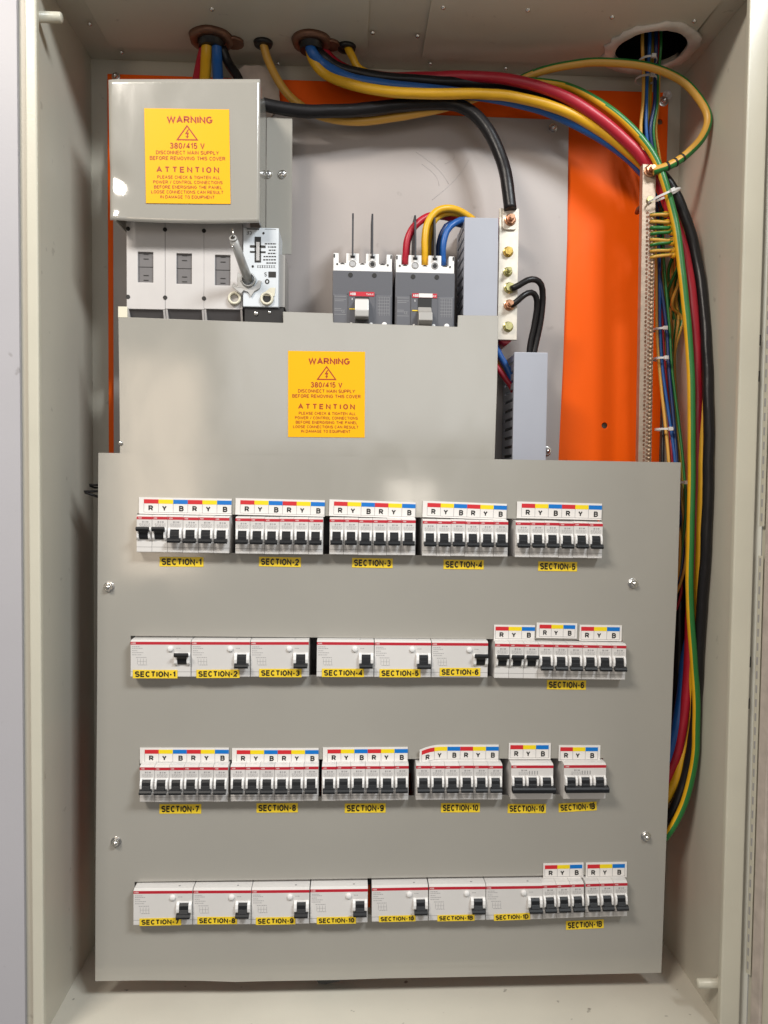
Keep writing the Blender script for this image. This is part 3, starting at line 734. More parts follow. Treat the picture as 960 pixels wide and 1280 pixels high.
# carrier rails behind the sheet
for (r_, d), lab in zip(rows_px.items(), ('behind the SECTION-1 to SECTION-5 banks', 'behind the upper wide breakers', 'behind the SECTION-7 to SECTION-10 banks', 'behind the lowest row of wide breakers')):
    (xa, ya), (xb, yb) = d['zb']; A, B = W(xa, ya, YNO), W(xb, yb, YNO)
    b = MB(); b.box(A.x-0.02, B.x+0.02, YPL+0.062, YPL+0.063, (A.z+B.z)/2+0.005, (A.z+B.z)/2+0.040); b.box(A.x-0.02, B.x+0.02, YPL+0.063, YSH, (A.z+B.z)/2+0.015, (A.z+B.z)/2+0.030)
    tag(b.build('carrier_rail', 'zinc_grey'), 'zinc carrier rail %s' % lab, 'rail', 'carrier rails')

# ------------------------------------------------------------------ phase strips
def strip(letters, x0, x1, yt, yb_, lab, ang=0.0, curl=0.0, margin_l=0.06, margin_r=0.0):
    Y = YPL-0.0012; p = W((x0+x1)/2, (yt+yb_)/2, Y); s = Y/FPX; w_, h_ = (x1-x0)*s, (yb_-yt)*s; n = len(letters)
    root = empty('phase_strip', p, (0, rad(ang), 0)); tag(root, lab, 'label strip', 'red yellow blue phase strips')
    cz = lambda x: -curl*max(0, (-w_*0.22-x)/(w_*0.28))**2
    def bend(b): b.v = [(v[0], v[1]-0.8*abs(cz(v[0])), v[2]+cz(v[0])) for v in b.v]; return b
    b = MB(); K = 14
    for k in range(K): b.box(-w_/2+w_*k/K, -w_/2+w_*(k+1)/K, -0.0004, 0.0006, -h_/2, h_/2)
    bend(b); me = b.mesh('card', ['card']); bm = bmesh.new(); bm.from_mesh(me); bmesh.ops.remove_doubles(bm, verts=bm.verts, dist=1e-6); bm.to_mesh(me); bm.free(); put('card', me, root)
    a = -w_/2+w_*margin_l*6/n*0.9; e = w_/2-w_*margin_r; cw = (e-a)/n
    for k, ch in enumerate(letters):
        m = {'R': 'c_red', 'Y': 'c_yellow', 'B': 'c_blue'}[ch]
        b = MB(); 
        for q in range(3): b.box(a+cw*(k+q/3), a+cw*(k+(q+1)/3), -0.0006, -0.00045, h_*0.13, h_*0.38)
        bend(b).build({'R': 'red_block', 'Y': 'yellow_block', 'B': 'blue_block'}[ch], m, root)
        b = MB(); off = {'R': -0.03, 'Y': -0.1, 'B': 0.06}[ch]*cw
        add_text(b, ch, a+cw*(k+0.5)+off, -h_*0.15, cw*0.31, h_*0.33, -0.0006, 0, 0.03); bend(b).build('lettering', 'print_black', root)
    b = MB(); lw = 0.00022
    for k in range(n+1): b.box(a+cw*k-lw, a+cw*k+lw, -0.00055, -0.00045, -h_*0.40, h_*0.13)
    for q in range(12): b.box(a+(e-a)*q/12, a+(e-a)*(q+1)/12, -0.00055, -0.00045, -h_*0.40-lw, -h_*0.40+lw)
    bend(b).build('cell_lines', 'print_grey', root)
S6 = 'RYBRYB'
strip(S6, 175, 288.5, 622.5, 643, 'six letter phase strip above the SECTION-1 bank', 0.5)
strip(S6, 295, 405.5, 624, 644.5, 'six letter phase strip above the SECTION-2 bank', 0.9)
strip(S6, 411.5, 519.5, 626, 646.5, 'six letter phase strip above the SECTION-3 bank', 1.4)
strip(S6, 527.8, 634, 627.8, 648.2, 'six letter phase strip above the SECTION-4 bank', 1.6)
strip(S6, 645, 753.5, 628, 649, 'six letter phase strip above the SECTION-5 bank', 0.9)
strip('RYB', 616.8, 669, 781, 800.5, 'three letter phase strip next to the wide SECTION-6 breaker', 0.6, margin_l=0.02)
strip('RYB', 669.8, 722, 778.5, 798, 'three letter phase strip set higher than its two neighbours', 0.9, margin_l=0.04, margin_r=0.05)
strip('RYB', 723.4, 778, 781, 801.5, 'three letter phase strip at the free end above the SECTION-6 bank', 0.6, margin_l=0.02, margin_r=0.05)
strip(S6, 175.5, 285.8, 934.5, 954.5, 'six letter phase strip above the SECTION-7 bank', 0.3)
strip(S6, 290, 398.5, 935, 955, 'six letter phase strip above the SECTION-8 bank', 0.2)
strip(S6, 403, 510.5, 933.8, 954, 'six letter phase strip above the SECTION-9 bank', -0.1)
strip(S6, 523, 624.5, 930.6, 951, 'six letter phase strip with curled drooping end above a SECTION-10 bank', 0.2, curl=0.005, margin_l=0.03)
strip('RYB', 635, 689.2, 928.5, 949.5, 'three letter phase strip above the three pole breaker beside the bank', 0.3, margin_l=0.02, margin_r=0.05)
strip('RYB', 697.3, 751.3, 931.2, 951.5, 'three letter phase strip above the three pole breaker at row end', 0.4, margin_l=0.02, margin_r=0.06)
strip('RYB', 678, 730.3, 1078.3, 1097.8, 'three letter phase strip above the SECTION-1B bank, next to wide breakers', -0.6, margin_l=0.02, margin_r=0.03)
strip('RYB', 731, 784.7, 1077.3, 1097.5, 'three letter phase strip above the SECTION-1B bank, free end', -0.5, margin_l=0.02, margin_r=0.05)

# ------------------------------------------------------------------ section stickers
def section(txt, cx, cy, wp, hp, Y, lab, ang=0.0, over=None, group='yellow section stickers', bx=0.0):
    p = W(cx, cy, Y); s = Y/FPX; w_, h_ = wp*s, hp*s
    root = empty('section_sticker', p, (0, rad(ang), 0)); tag(root, lab, 'sticker', group)
    b = MB(); b.box(-w_/2, w_/2, -0.0003, 0, -h_/2, h_/2); b.build('yellow_tape', 'tape_yellow', root)
    b = MB(); add_text(b, txt, 0, bx*h_, w_*0.91, h_*0.70, -0.0005, 0, 0.030)
    if over: add_text(b, over, w_*0.415, bx*h_+h_*0.07, w_*0.035, h_*0.78, -0.0007, 0, 0.03)
    b.build('lettering', 'print_black', root)
Yp = YPL-0.0002; Yn = YNO-0.0004
for t, cx, cy, wd, an in (('1', 227, 702.2, 54, .2), ('2', 350, 702.3, 52, .8), ('3', 465.5, 703.7, 51, .6), ('4', 579.5, 705.6, 51, .2), ('5', 697, 708, 50, .6),
                          ('6', 708, 856, 50.5, .8), ('7', 225.5, 1011, 52, .4), ('8', 346.5, 1009.7, 52, 0), ('9', 456.5, 1010, 52, 0)):
    section('SECTION-'+t, cx, cy, wd, 12, Yp, 'yellow SECTION-%s sticker on the cover sheet below its bank' % t, an)
section('SECTION-10', 575.5, 1009.6, 50, 12, Yp, 'neat yellow SECTION-10 sticker on the cover below six breakers', .2)
section('SECTION-10', 658.5, 1010.6, 49.5, 12, Yp, 'yellow SECTION-10 sticker with inked over last digit below three pole breaker', .6, over='1')
section('SECTION-1B', 722, 1008.6, 49.5, 11.5, Yp, 'tilted yellow SECTION-1B sticker below the end three pole breaker', -2.6, over='1')
section('SECTION-1B', 731, 1155.6, 49.5, 11.5, Yp, 'tilted yellow SECTION-1B sticker on the cover below the last breakers', -1.8)
for t, cx, cy, wd, an in (('1', 194, 842.6, 55, .2), ('2', 272.5, 842.2, 53.5, -.3), ('3', 350.5, 841.2, 53, .2), ('4', 428.7, 841, 53, .2), ('5', 500, 841.4, 52, 0), ('6', 575, 840, 52, .2)):
    section('SECTION-'+t, cx, cy, wd, 10.5, Yn, 'yellow SECTION-%s sticker on the face of a wide breaker' % t, an)
for t, cx, cy, wd, an in (('7', 200.5, 1152.2, 52, -.2), ('8', 271.5, 1150.6, 50, .6), ('9', 344.5, 1151, 50, -.2)):
    section('SECTION-'+t, cx, cy, wd, 9.5, Yn, 'yellow SECTION-%s sticker on the face of a wide breaker' % t, an)
section('SECTION-10', 420.5, 1150.4, 50, 9, Yn, 'neat yellow SECTION-10 sticker on the face of a wide breaker', -.2)
section('SECTION-10', 496.5, 1148.2, 47, 8, Yn, 'yellow SECTION-10 sticker with inked over digit on a wide breaker', -.6, over='1')
section('SECTION-1B', 570, 1147.3, 48, 8, Yn, 'yellow SECTION-1B sticker on the face of a wide breaker', -.4)
section('SECTION-1D', 640, 1146, 47, 8.5, Yn, 'yellow SECTION-1D sticker on the face of a wide breaker', -1.4)

# ------------------------------------------------------------------ main switch
YSW = 0.962
ms = empty('main_switch', W(230, 388, YSW)); tag(ms, 'white three pole main switch with steel shaft under the upper cover', 'switch')
o0 = Vector(ms.location)
def lp(px, py, Y): return W(px, py, Y)-o0
for k, (xa, xb) in enumerate(((158, 206.3), (206.5, 254.8), (255.0, 303))):
    A = lp(xa, 279, YSW); B = lp(xb, 387, YSW); wx0, wx1 = lp(xa+13.5+k*0.4, 0, YSW).x, lp(xa+33+k*0.4, 0, YSW).x
    wz0, wz1 = lp(0, 349+k*0.8, YSW).z, lp(0, 310.5+k*0.8, YSW).z
    b = MB(); b.prism_y([(A.x, B.z), (B.x, B.z), (B.x, A.z+0.03), (A.x, A.z+0.03)], 0, 0.07, holes=[[(wx0, wz0), (wx1, wz0), (wx1, wz1), (wx0, wz1)]])
    pm = b.build('pole_module', 'switch_body', ms, bevel=0.0007)
    b = MB(); b.box(wx0, wx1, 0.003, 0.006, wz0, wz1); wn = b.build('window', 'switch_window', pm)
    b = MB()
    for fz in (0.10, 0.26, 0.80, 0.96): b.box((wx0+wx1)/2-0.003, (wx0+wx1)/2+0.003, 0.0024, 0.0032, wz0+(wz1-wz0)*fz-0.0008, wz0+(wz1-wz0)*fz)
    b.box(wx0, wx1, 0.0024, 0.0030, wz0+(wz1-wz0)*0.52, wz0+(wz1-wz0)*0.53); b.build('slit', 'print_black', wn)
    # sloping terminal shroud under the face
    b = MB(); b.prism_x([(0.002, B.z-0.0002), (0.014, B.z-0.016), (0.06, B.z-0.016), (0.06, B.z-0.0002)], A.x+0.003, B.x-0.003); b.build('terminal_shroud', 'switch_window', ms)
    b = MB(); b.prism_x([(0.0005, B.z-0.0003), (0.009, B.z-0.020), (0.06, B.z-0.020), (0.06, B.z-0.0003)], A.x+0.0002, A.x+0.0026); b.prism_x([(0.0005, B.z-0.0003), (0.009, B.z-0.020), (0.06, B.z-0.020), (0.06, B.z-0.0003)], B.x-0.0026, B.x-0.0002)
    b.build('shroud_rib', 'switch_body', ms)
for px, py in ((160, 286), (206.3, 287), (255, 288.5), (160, 371), (206.5, 372), (255, 373)):
    p = lp(px, py, YSW); b = MB(); b.cyl((p.x, -0.0006, p.z), (p.x, 0.0005, p.z), 0.0026, n=12); b.build('screw_hole', 'print_black', ms)
YM = YSW-0.009
A = lp(304, 284, YM); B = lp(348, 384, YM)
b = MB(); b.box(A.x, B.x, YM-YSW, 0.06, B.z, A.z); mech = b.build('mechanism_box', 'switch_plate', ms, bevel=0.001)
A2 = lp(305, 384, YM); B2 = lp(354, 403, YM)
b = MB(); b.box(A2.x, B2.x, YM-YSW+0.004, 0.06, B2.z, B.z-0.0003); bb_ = b.build('mechanism_base', 'black', ms, bevel=0.0008)
pan_screw(ms, lp(320, 392, YM+0.004)+Vector((0, 0, 0)), 0.003); pan_screw(ms, lp(337, 390.5, YM+0.004), 0.002)
A3 = lp(348.5, 318, YM+0.01); B3 = lp(356, 384, YM+0.01)
b = MB(); b.box(A3.x, B3.x, YM-YSW+0.01, 0.06, B3.z, A3.z); b.build('auxiliary_block', 'mccb_toggle_grey', ms, bevel=0.0006)
def rect_px(b, x0, x1, y0, y1, Y, dy=0.0, t=0.0006):
    a = lp(x0, y0, Y); c = lp(x1, y1, Y); b.box(a.x, c.x, Y-YSW-t+dy, Y-YSW+0.0002+dy, c.z, a.z)
b = MB(); rect_px(b, 318.5, 326.2, 296, 328, YM); rect_px(b, 312.5, 332, 306.5, 309.8, YM); rect_px(b, 312.5, 332, 313.8, 316.2, YM)
b.build('cross_slot', 'print_black', mech).location = (0, 0, 0)
b = MB(); rect_px(b, 320.5, 324.5, 303, 326, YM, -0.0008); b.build('selector_vane', 'metal', mech)
b = MB()
for y, x0, x1 in ((304, 331, 345), (308, 335, 345), (312, 336, 345), (316, 335, 345), (320, 329.5, 345), (324, 329, 345), (328, 333, 345)):
    x = x0
    while x < x1: l = rp.uniform(1.2, 3); rect_px(b, x, min(x+l, x1), y, y+1.5, YM, -0.0001, 0.0002); x += l+0.8
rect_px(b, 335.5, 345, 339.5, 347, YM, -0.0001, 0.0002); rect_px(b, 308.5, 324, 285.5, 287.2, YM, -0.0001, 0.0002); rect_px(b, 331, 345, 286.3, 287, YM, -0.0001, 0.0002); rect_px(b, 321.5, 345, 331.7, 332.2, YM, -0.0001, 0.0002)
rect_px(b, 321.5, 345, 334.3, 334.8, YM, -0.0001, 0.0002)
for k in range(8): rect_px(b, 322+k*2.9, 322.7+k*2.9, 331.7, 334.8, YM, -0.0001, 0.0002)
p = lp(334, 352, YM); add_text(b, 'O', p.x, p.z, 0.0055, 0.0062, YM-YSW-0.0003, 0, 0.03)
p = lp(311.5, 291, YM); add_text(b, 'CE', p.x, p.z, 0.0062, 0.0042, YM-YSW-0.0003, 0, 0.0, 1.0, True)
p = lp(332, 343, YM); add_text(b, 'S', p.x, p.z, 0.003, 0.005, YM-YSW-0.0003)
b.build('printed_marks', 'print_black', mech)
for px, py in ((329.5, 291.5), (316, 333)):
    p = lp(px, py, YM); b = MB(); b.cyl((p.x, YM-YSW-0.0006, p.z), (p.x, YM-YSW+0.001, p.z), 0.0014, n=10); b.build('screw_hole', 'print_black', mech)
# rotating shaft pointing out of the mechanism
base = lp(310.5, 350, YM-0.003); tip = lp(291, 297, 0.895)
hub = empty('operating_shaft', base); hub.parent = ms
b = MB(); d = (tip-base); dn = d.normalized()
b.cyl((0, 0, 0), d*0.96, 0.0056, 0.0049, 20); b.cyl(d*0.96, d, 0.0049, 0.0042, 20); b.build('rod', 'satin', hub)
b = MB(); b.cyl(d*1.0-dn*0.001, d+dn*0.0005, 0.0026, n=12); b.build('bore', 'print_black', hub)
b = MB(); q = lp(291.3, 289.5, 0.897)-base; b.cyl(q+Vector((0, 0, -0.006)), q+Vector((0, 0, 0.003)), 0.0011, n=8); q2 = lp(291, 310, 0.90)-base; b.cyl(q2+Vector((0, -0.004, -0.002)), q2+Vector((0, -0.004, 0.002)), 0.0011, n=8); b.build('cross_pin', 'metal', hub)
b = MB(); b.ring((0, 0, 0), (0, -1, 0), 0.0062, 0.0092, 0.004, 24); b.build('collar', 'satin', hub)
ppx = [(297, 340), (302, 344), (301, 352), (309, 359.5), (318.5, 357), (323, 350), (327, 351), (325, 360), (318, 364), (313.5, 371), (310, 365), (304.5, 363), (301, 367), (289.5, 358), (292, 353.5), (297, 358), (296, 350)]
b = MB(); b.prism_y([(lp(x, y, YM-0.003).x-base.x, lp(x, y, YM-0.003).z-base.z) for x, y in ppx], 0.0005, 0.0022); b.build('pointer_plate', 'satin', hub, bevel=0.0004, seg=1)
for (px, py), Y in (((293, 372.5), YSW-0.004), ((333.5, 373), YM-0.002)):
    p = lp(px, py, Y); b = MB(); b.ring((p.x, Y-YSW+0.0015, p.z), (0, -1, 0), 0.0046, 0.0085, 0.003, 24); 
    b.build('padlock_ring', 'cream', ms)
b = MB(); p = lp(333.5, 373, YM); b.cyl((p.x, YM-YSW-0.0005, p.z), (p.x, YM-YSW+0.0005, p.z), 0.0048, n=18); b.build('padlock_hole', 'print_black', ms)
p = lp(334, 366, YM); b = MB(); b.prism_y([(p.x-0.008, p.z-0.004), (p.x+0.009, p.z-0.004), (p.x+0.010, p.z+0.006), (p.x+0.004, p.z+0.006)], YM-YSW-0.0012, YM-YSW); b.build('lock_flap', 'cream', ms)

# ------------------------------------------------------------------ moulded case breakers
YMB = 0.970
def mccb(x0, y0, tripped, label):
    """x0,y0: top left of the terminal cover in photo pixels; local frame: mm from there"""
    o = W(x0, y0, YMB); s = YMB/FPX*1000
    root = empty('moulded_case_breaker', o); tag(root, label, 'breaker', 'moulded case breakers')
    q = lambda px: (px-416)*s*mm
    z = lambda py: -(py-316)*s*mm
    b = MB(); b.box(q(416), q(490), 0, 0.075, z(440), z(337)); body = b.build('body', 'mccb', root, bevel=0.0012)
    tb = [(416.8, 337.3), (416.8, 315.5), (423.3, 315.5), (423.3, 327.5), (432.5, 327.5), (432.5, 315.5), (448.3, 315.5), (448.3, 327.5), (457, 327.5), (457, 315.5), (473, 315.5), (473, 328), (482.5, 328), (482.5, 316), (489.2, 316), (489.2, 337.3)]
    b = MB(); b.prism_y([(q(x), z(y)) for x, y in tb], 0.002, 0.05); tc = b.build('terminal_cover', 'breaker_white', root, bevel=0.0005)
    for cx in (440.5, 465):
        b = MB(); b.ring((q(cx), 0.002, z(328)), (0, -1, 0), 0.0032, 0.0045, 0.0008, 18); b.build('screw_well', 'print_grey', tc)
        b = MB(); b.cyl((q(cx), 0.0021, z(328.3)), (q(cx), 0.0012, z(328.3)), 0.0028, n=14); b.build('screw', 'metal' if cx < 450 else 'print_black', tc)
        b = MB(); b.box(q(cx-2.8), q(cx+2.8), 0.0012, 0.0022, z(321), z(318.3)); b.build('barrier_slot', 'print_black', tc)
    b = MB()
    for cx in (421.5, 484): b.cyl((q(cx), 0.0012, z(329)), (q(cx), 0.003, z(329)), 0.0012, n=8)
    for cx in (417.8, 488): b.box(q(cx-0.8), q(cx+0.8), 0.0012, 0.003, z(321), z(316.8))
    for cx in (428, 452.6, 477.6): b.prism_y([(q(cx-3), z(328.6)), (q(cx+3), z(328.6)), (q(cx), z(327.2))], 0.0012, 0.003)
    b.build('moulded_hole', 'print_black', tc)
    b = MB()
    for cx in (438, 467.5): b.cyl((q(cx), -0.0006, z(342.5)), (q(cx), 0.0012, z(342.5)), 0.0029, n=16)
    b.build('fixing_hole', 'print_black', body)
    # raised centre panel with toggle window
    b = MB(); b.box(q(417.5), q(488.5), -0.0022, 0.0004, z(440), z(367)); b.build('lower_panel', 'mccb_panel', root, bevel=0.0009)
    b = MB(); b.box(q(435.5), q(468.5), -0.0040, -0.0018, z(440), z(363.5)); b.build('toggle_frame', 'mccb', root, bevel=0.0006)
    b = MB(); b.box(q(436.8), q(467.6), -0.0046, -0.0038, z(369.2), z(363.8)); rb = b.build('red_band', 'stripe', root)
    b = MB(); add_text(b, 'ABB', q(441.2), z(366.6), 0.0070, 0.0032, -0.0048, 0, 0.03); add_text(b, 'Tmax', q(462), z(366.8), 0.009, 0.0024, -0.0048, 0, 0.0)
    b.build('lettering', 'print_white', rb)
    b = MB(); b.box(q(444), q(461), -0.0046, -0.0038, z(440), z(370)); b.build('toggle_window', 'print_black', root)
    def rr(b, x0, x1, ya, yb, y=-0.0048): b.add([(q(x0), y, z(yb)), (q(x1), y, z(yb)), (q(x1), y, z(ya)), (q(x0), y, z(ya))], [(0, 1, 2, 3)])
    if not tripped:
        b = MB(); b.prism_x([(-0.004, z(372)), (-0.016, z(376)), (-0.019, z(389)), (-0.016, z(396)), (-0.004, z(398))], q(443.8), q(460.6)); b.build('toggle', 'mccb_toggle', root, bevel=0.0012)
    else:
        b = MB(); b.prism_x([(-0.004, z(380)), (-0.010, z(386)), (-0.020, z(390)), (-0.022, z(400)), (-0.010, z(406)), (-0.004, z(406))], q(444), q(460.8)); b.build('toggle', 'mccb_toggle_grey', root, bevel=0.0012)
        b = MB(); b.box(q(445), q(462), -0.0054, -0.0046, z(368.8), z(364.0)); b.build('white_flag', 'card', root)
    b = MB(); rr(b, 437, 444, 384.3, 385.6); b.build('amber_mark', 'tape_yellow', root)
    b = MB()
    for ya, xa, xb in ((369, 418.5, 433), (372.5, 418.5, 433), (374.5, 419, 430), (384, 418.5, 427), (386, 418.5, 428), (391, 418.5, 433)): rr(b, xa, xb, ya, ya+0.6, -0.0023)
    for k in range(6): rr(b, 472+0, 486, 369+k*3.9, 369.5+k*3.9, -0.0023)
    for k in range(5): rr(b, 474+k*3, 474.4+k*3, 369, 392, -0.0023)
    add_text(b, 'CE', q(429.5), z(387.5), 0.0042, 0.0036, -0.0024)
    b.build('printed_marks', 'print_dim', root)
    b = MB(); add_text(b, 'I', q(440.3), z(373), 0.0008, 0.0034, -0.0048, 0, 0.02); b.build('lettering', 'print_white', root)
    for cx, r in ((439.5, 0.0018), (464, 0.0022), (480.5, 0.0035)):
        b = MB(); b.lathe((q(cx), -0.0040 if cx < 470 else -0.0020, z(403)), (0, -1, 0), [(0, r), (0.001, r*0.8)], 12); b.build('rivet', 'breaker_white', root)
    for cx in (440.4, 464.6):
        b = MB(); b.prism_x([(-0.004, z(320)), (-0.002, z(300)), (0.004, z(273)), (0.010, z(264)), (0.05, z(264)), (0.05, z(320))], q(cx)-0.0011, q(cx)+0.0011); b.build('phase_barrier', 'barrier', root)
mccb(416, 316, False, 'dark grey moulded case breaker with raised white toggle')
mccb(494.5, 318.3, True, 'dark grey moulded case breaker fed by red, yellow and blue cables')

# ------------------------------------------------------------------ slotted wiring ducts
def duct(x0, x1, ytop, ybot, Y, label, pitch_px=11.5):
    A, B = W(x0, ytop, Y), W(x1, ybot, Y); wd = B.x-A.x; h_ = A.z-B.z; D = YSH-Y-0.001
    root = empty('wiring_duct', (A.x, Y, B.z)); tag(root, label, 'duct', 'grey slotted wiring ducts')
    MB().box(-0.0006, wd+0.0006, 0, 0.006, 0, h_).build('lid', 'duct', root, bevel=0.0008)
    MB().box(0.0008, wd-0.0008, D-0.002, D, 0, h_).build('base', 'duct_dark', root)
    n = int(h_/(pitch_px*Y/FPX)); p = h_/n
    fm = MB(); fm.box(-0.0002, 0.0014, 0.0062, D-0.014, p*0.16, p*0.84); me = fm.mesh('finger', ['duct'], 0.0003, 1)
    for side, x in (('l', 0.0), ('r', wd-0.0012)):
        MB().box(x, x+0.0012, D-0.0138, D-0.002, 0, h_).build('side_wall', 'duct', root)
        for k in range(n): put('finger', me, root, (x, 0, k*p))
duct(581.5, 620, 271.5, 430, 0.972, 'grey slotted wiring duct beside the cable fed moulded breaker')
duct(643.5, 680.5, 440, 640, 0.975, 'grey slotted wiring duct below the neutral bar')

# ------------------------------------------------------------------ neutral bar
YN = 0.985
nb = empty('neutral_bar', W(635, 425, YN)); tag(nb, 'tinned neutral bar with six bolts beside the wiring duct', 'busbar')
o1 = Vector(nb.location); l1 = lambda px, py, Y=YN: W(px, py, Y)-o1
A, B = l1(624.5, 260), l1(646, 425)
MB().box(A.x, B.x, 0, 0.005, B.z, A.z).build('bar', 'tin_light', nb, bevel=0.0006)
A, B = l1(628, 263), l1(645.5, 288)
b = MB(); b.prism_y(rrect(A.x, B.x, B.z, A.z, 0.004, 4), -0.003, -0.0003); b.build('lug', 'tin_light', nb, bevel=0.0005)
for px, py, m_, r in ((637, 276, 'copper', 0.0065), (635, 315, 'brass', 0.0058), (634.5, 340, 'zinc_yellow', 0.0052), (636.5, 360, 'zinc_yellow', 0.0062), (636.5, 381.5, 'copper', 0.0062), (635, 408.5, 'zinc_yellow', 0.0058)):
    p = l1(px, py); b = MB(); b.lathe((0, 0, 0), (0, -1, 0), [(0, r*1.15), (0.0014, r*1.15)], 18); b.cyl((0, -0.0014, 0), (0, -0.0065, 0), r, r*0.97, 6, smooth=False)
    if m_ in ('copper',) or py == 340: b.cyl((0, -0.0065, 0), (0, -0.015, 0), r*0.55, r*0.5, 12)
    b.build('bolt', m_, nb, (p.x, -0.003 if py < 290 else 0, p.z), bevel=0.0003, seg=1)
p = l1(634, 426); b = MB(); b.cyl((p.x, 0.006, p.z+0.006), (p.x, 0.055, p.z+0.006), 0.0085, 0.0085, 14); b.build('insulator', 'pvc_red', nb)
p = l1(635, 268); b = MB(); b.cyl((p.x, 0.006, p.z), (p.x, 0.055, p.z), 0.0085, 0.0085, 14); b.build('insulator', 'pvc_red', nb)

# ------------------------------------------------------------------ earth bar
YE = 0.975
eb = empty('earth_bar', W(808, 640, YE)); tag(eb, 'long tinned earth bar with a close row of terminal screws', 'busbar')
o2 = Vector(eb.location); l2 = lambda px, py, Y=YE: W(px, py, Y)-o2
tl_, bl_ = l2(803.5, 205), l2(797.5, 600)
wbar = 17.0*YE/FPX
b = MB(); b.prism_y([(bl_.x, bl_.z), (bl_.x+wbar, bl_.z), (tl_.x+wbar, tl_.z), (tl_.x, tl_.z)], 0, 0.010); b.build('bar', 'tin', eb, bevel=0.0005)
p = l2(812, 214); b = MB(); b.lathe((0, 0, 0), (0, -1, 0), [(0, 0.0075), (0.0015, 0.0075)], 18); b.cyl((0, -0.0015, 0), (0, -0.0065, 0), 0.0062, n=6, smooth=False); b.cyl((0, -0.0065, 0), (0, -0.014, 0), 0.0032, n=12)
b.build('bolt', 'copper', eb, (p.x, 0, p.z), bevel=0.0003, seg=1)
p = l2(812, 250); b = MB(); b.cyl((0, 0.0002, 0), (0, -0.003, 0), 0.004, n=12); b.build('bolt', 'zinc_yellow', eb, (p.x, 0, p.z))
p0, p1 = l2(804, 256, YE+0.012), l2(796, 266, YE+0.03); b = MB(); b.tube([p0, (p0+p1)/2+Vector((-0.002, 0, 0)), p1], 0.003, 8); b.build('support_bracket', 'gland', eb)
b = MB(); c_ = MB(); py = 267.0
while py < 598:
    t = (py-205)/395
    xl_ = tl_.x+(bl_.x-tl_.x)*t; zc = tl_.z+(bl_.z-tl_.z)*t; j = rp.uniform(-.0003, .0003)
    b.lathe((xl_+wbar*0.80+j, 0.0002, zc), (rp.uniform(-.2, .2)+0.25, -1, rp.uniform(-.2, .2)), [(0, 0.0027), (0.0012+rp.uniform(0, .001), 0.0026), (0.0024, 0.0016)], 8)
    c_.cyl((xl_+wbar*0.40+j, -0.0003, zc+0.002), (xl_+wbar*0.40, 0.0004, zc+0.002), 0.0019, n=8)
    c_.cyl((xl_+wbar*0.58+j, -0.0003, zc), (xl_+wbar*0.60, 0.0004, zc), 0.0016, n=8)
    py += 5.0
e1 = b.build('terminal_screws', 'screw_brown', eb); e1['kind'] = 'stuff'
e2 = c_.build('screw_holes', 'gland', eb); e2['kind'] = 'stuff'

# ------------------------------------------------------------------ cables
LAST = [None]
def cable(name, label, pts, r_px, material, n=14, lump=0.015, two=None, phi=0.0, frac=0.5, group='cables in the cabinet', parent=None, r=None):
    P = [W(x, y, Y) for x, y, Y in pts] if not isinstance(pts[0], Vector) else pts
    rr = r if r else r_px*P[len(P)//2].y/FPX
    P = [p if p.x+rr < XR-0.0012 else p*((XR-0.0012-rr)/p.x) for p in P]
    big_ = rr > 0.0042
    b = MB(); sp = spline(P, 0.0035 if big_ else 0.006)
    if big_ and not parent:
        sd = len(bpy.data.objects)*1.37
        sp = [p+noise.noise_vector(Vector((i*0.0035*28+sd, sd, 0)))*rr*0.13*min(1, i/12, (len(sp)-1-i)/12) for i, p in enumerate(sp)]
        if n == 14: n = 24
    fn = None; mats = [material]
    if two:
        mats = [material, two]
        def fn(a, i):
            ph = phi if not isinstance(phi, tuple) else phi[0]+(phi[1]-phi[0])*min(1, i/len(sp)*phi[2])
            d = (a-ph) % (2*math.pi); d = min(d, 2*math.pi-d)
            return 0 if d < math.pi*frac else 1
    b.tube(sp, rr, n, fn, 0, lump*(0.5 if big_ else 1), 0.012 if (big_ and not two and lump > 0) else 0.0)
    o = b.build(name, mats, parent); LAST[0] = (sp, rr)
    if not parent: tag(o, label, 'cable', group)
    return o
HP = math.pi/2
# conductors entering behind the upper cover
G1 = 'cables of the first gland'
cable('power_cable', 'red cable dropping from the gland behind the upper warning cover', [(256, 58, g1.y), (251, 75, 1.008), (246, 98, 1.0), (235, 150, .99), (215, 270, .995)], 5.5, 'pvc_red', group=G1)
cable('power_cable', 'yellow cable dropping from the gland behind the upper warning cover', [(259, 54, g1.y-.004), (257.5, 75, 1.002), (256, 100, .995), (250, 150, .985), (232, 270, .985)], 6.5, 'pvc_yellow', group=G1)
cable('power_cable', 'blue cable dropping from the gland behind the upper warning cover', [(271, 54, g1.y-.004), (271.5, 75, 1.002), (272.5, 100, .995), (276, 150, .985), (280, 270, .985)], 6.3, 'pvc_blue', group=G1)
cable('power_cable', 'black cable slanting from the gland behind the upper warning cover', [(278, 60, g1.y), (286, 80, 1.008), (300, 102, 1.0), (315, 150, 1.0), (318, 270, 1.0)], 5.5, 'pvc_black', group=G1)
# thick black neutral
cable('neutral_cable', 'thick black cable arching to the top of the neutral bar', [(300, 122, 0.99), (335, 132, .995), (380, 139, 1.0), (440, 138, 1.005), (500, 132, 1.008), (552, 129, 1.008), (583, 136, 1.004), (606, 157, 1.0), (623, 188, .994), (633, 222, .986), (638, 262, .979)], 7.7, 'pvc_black', lump=0.03)
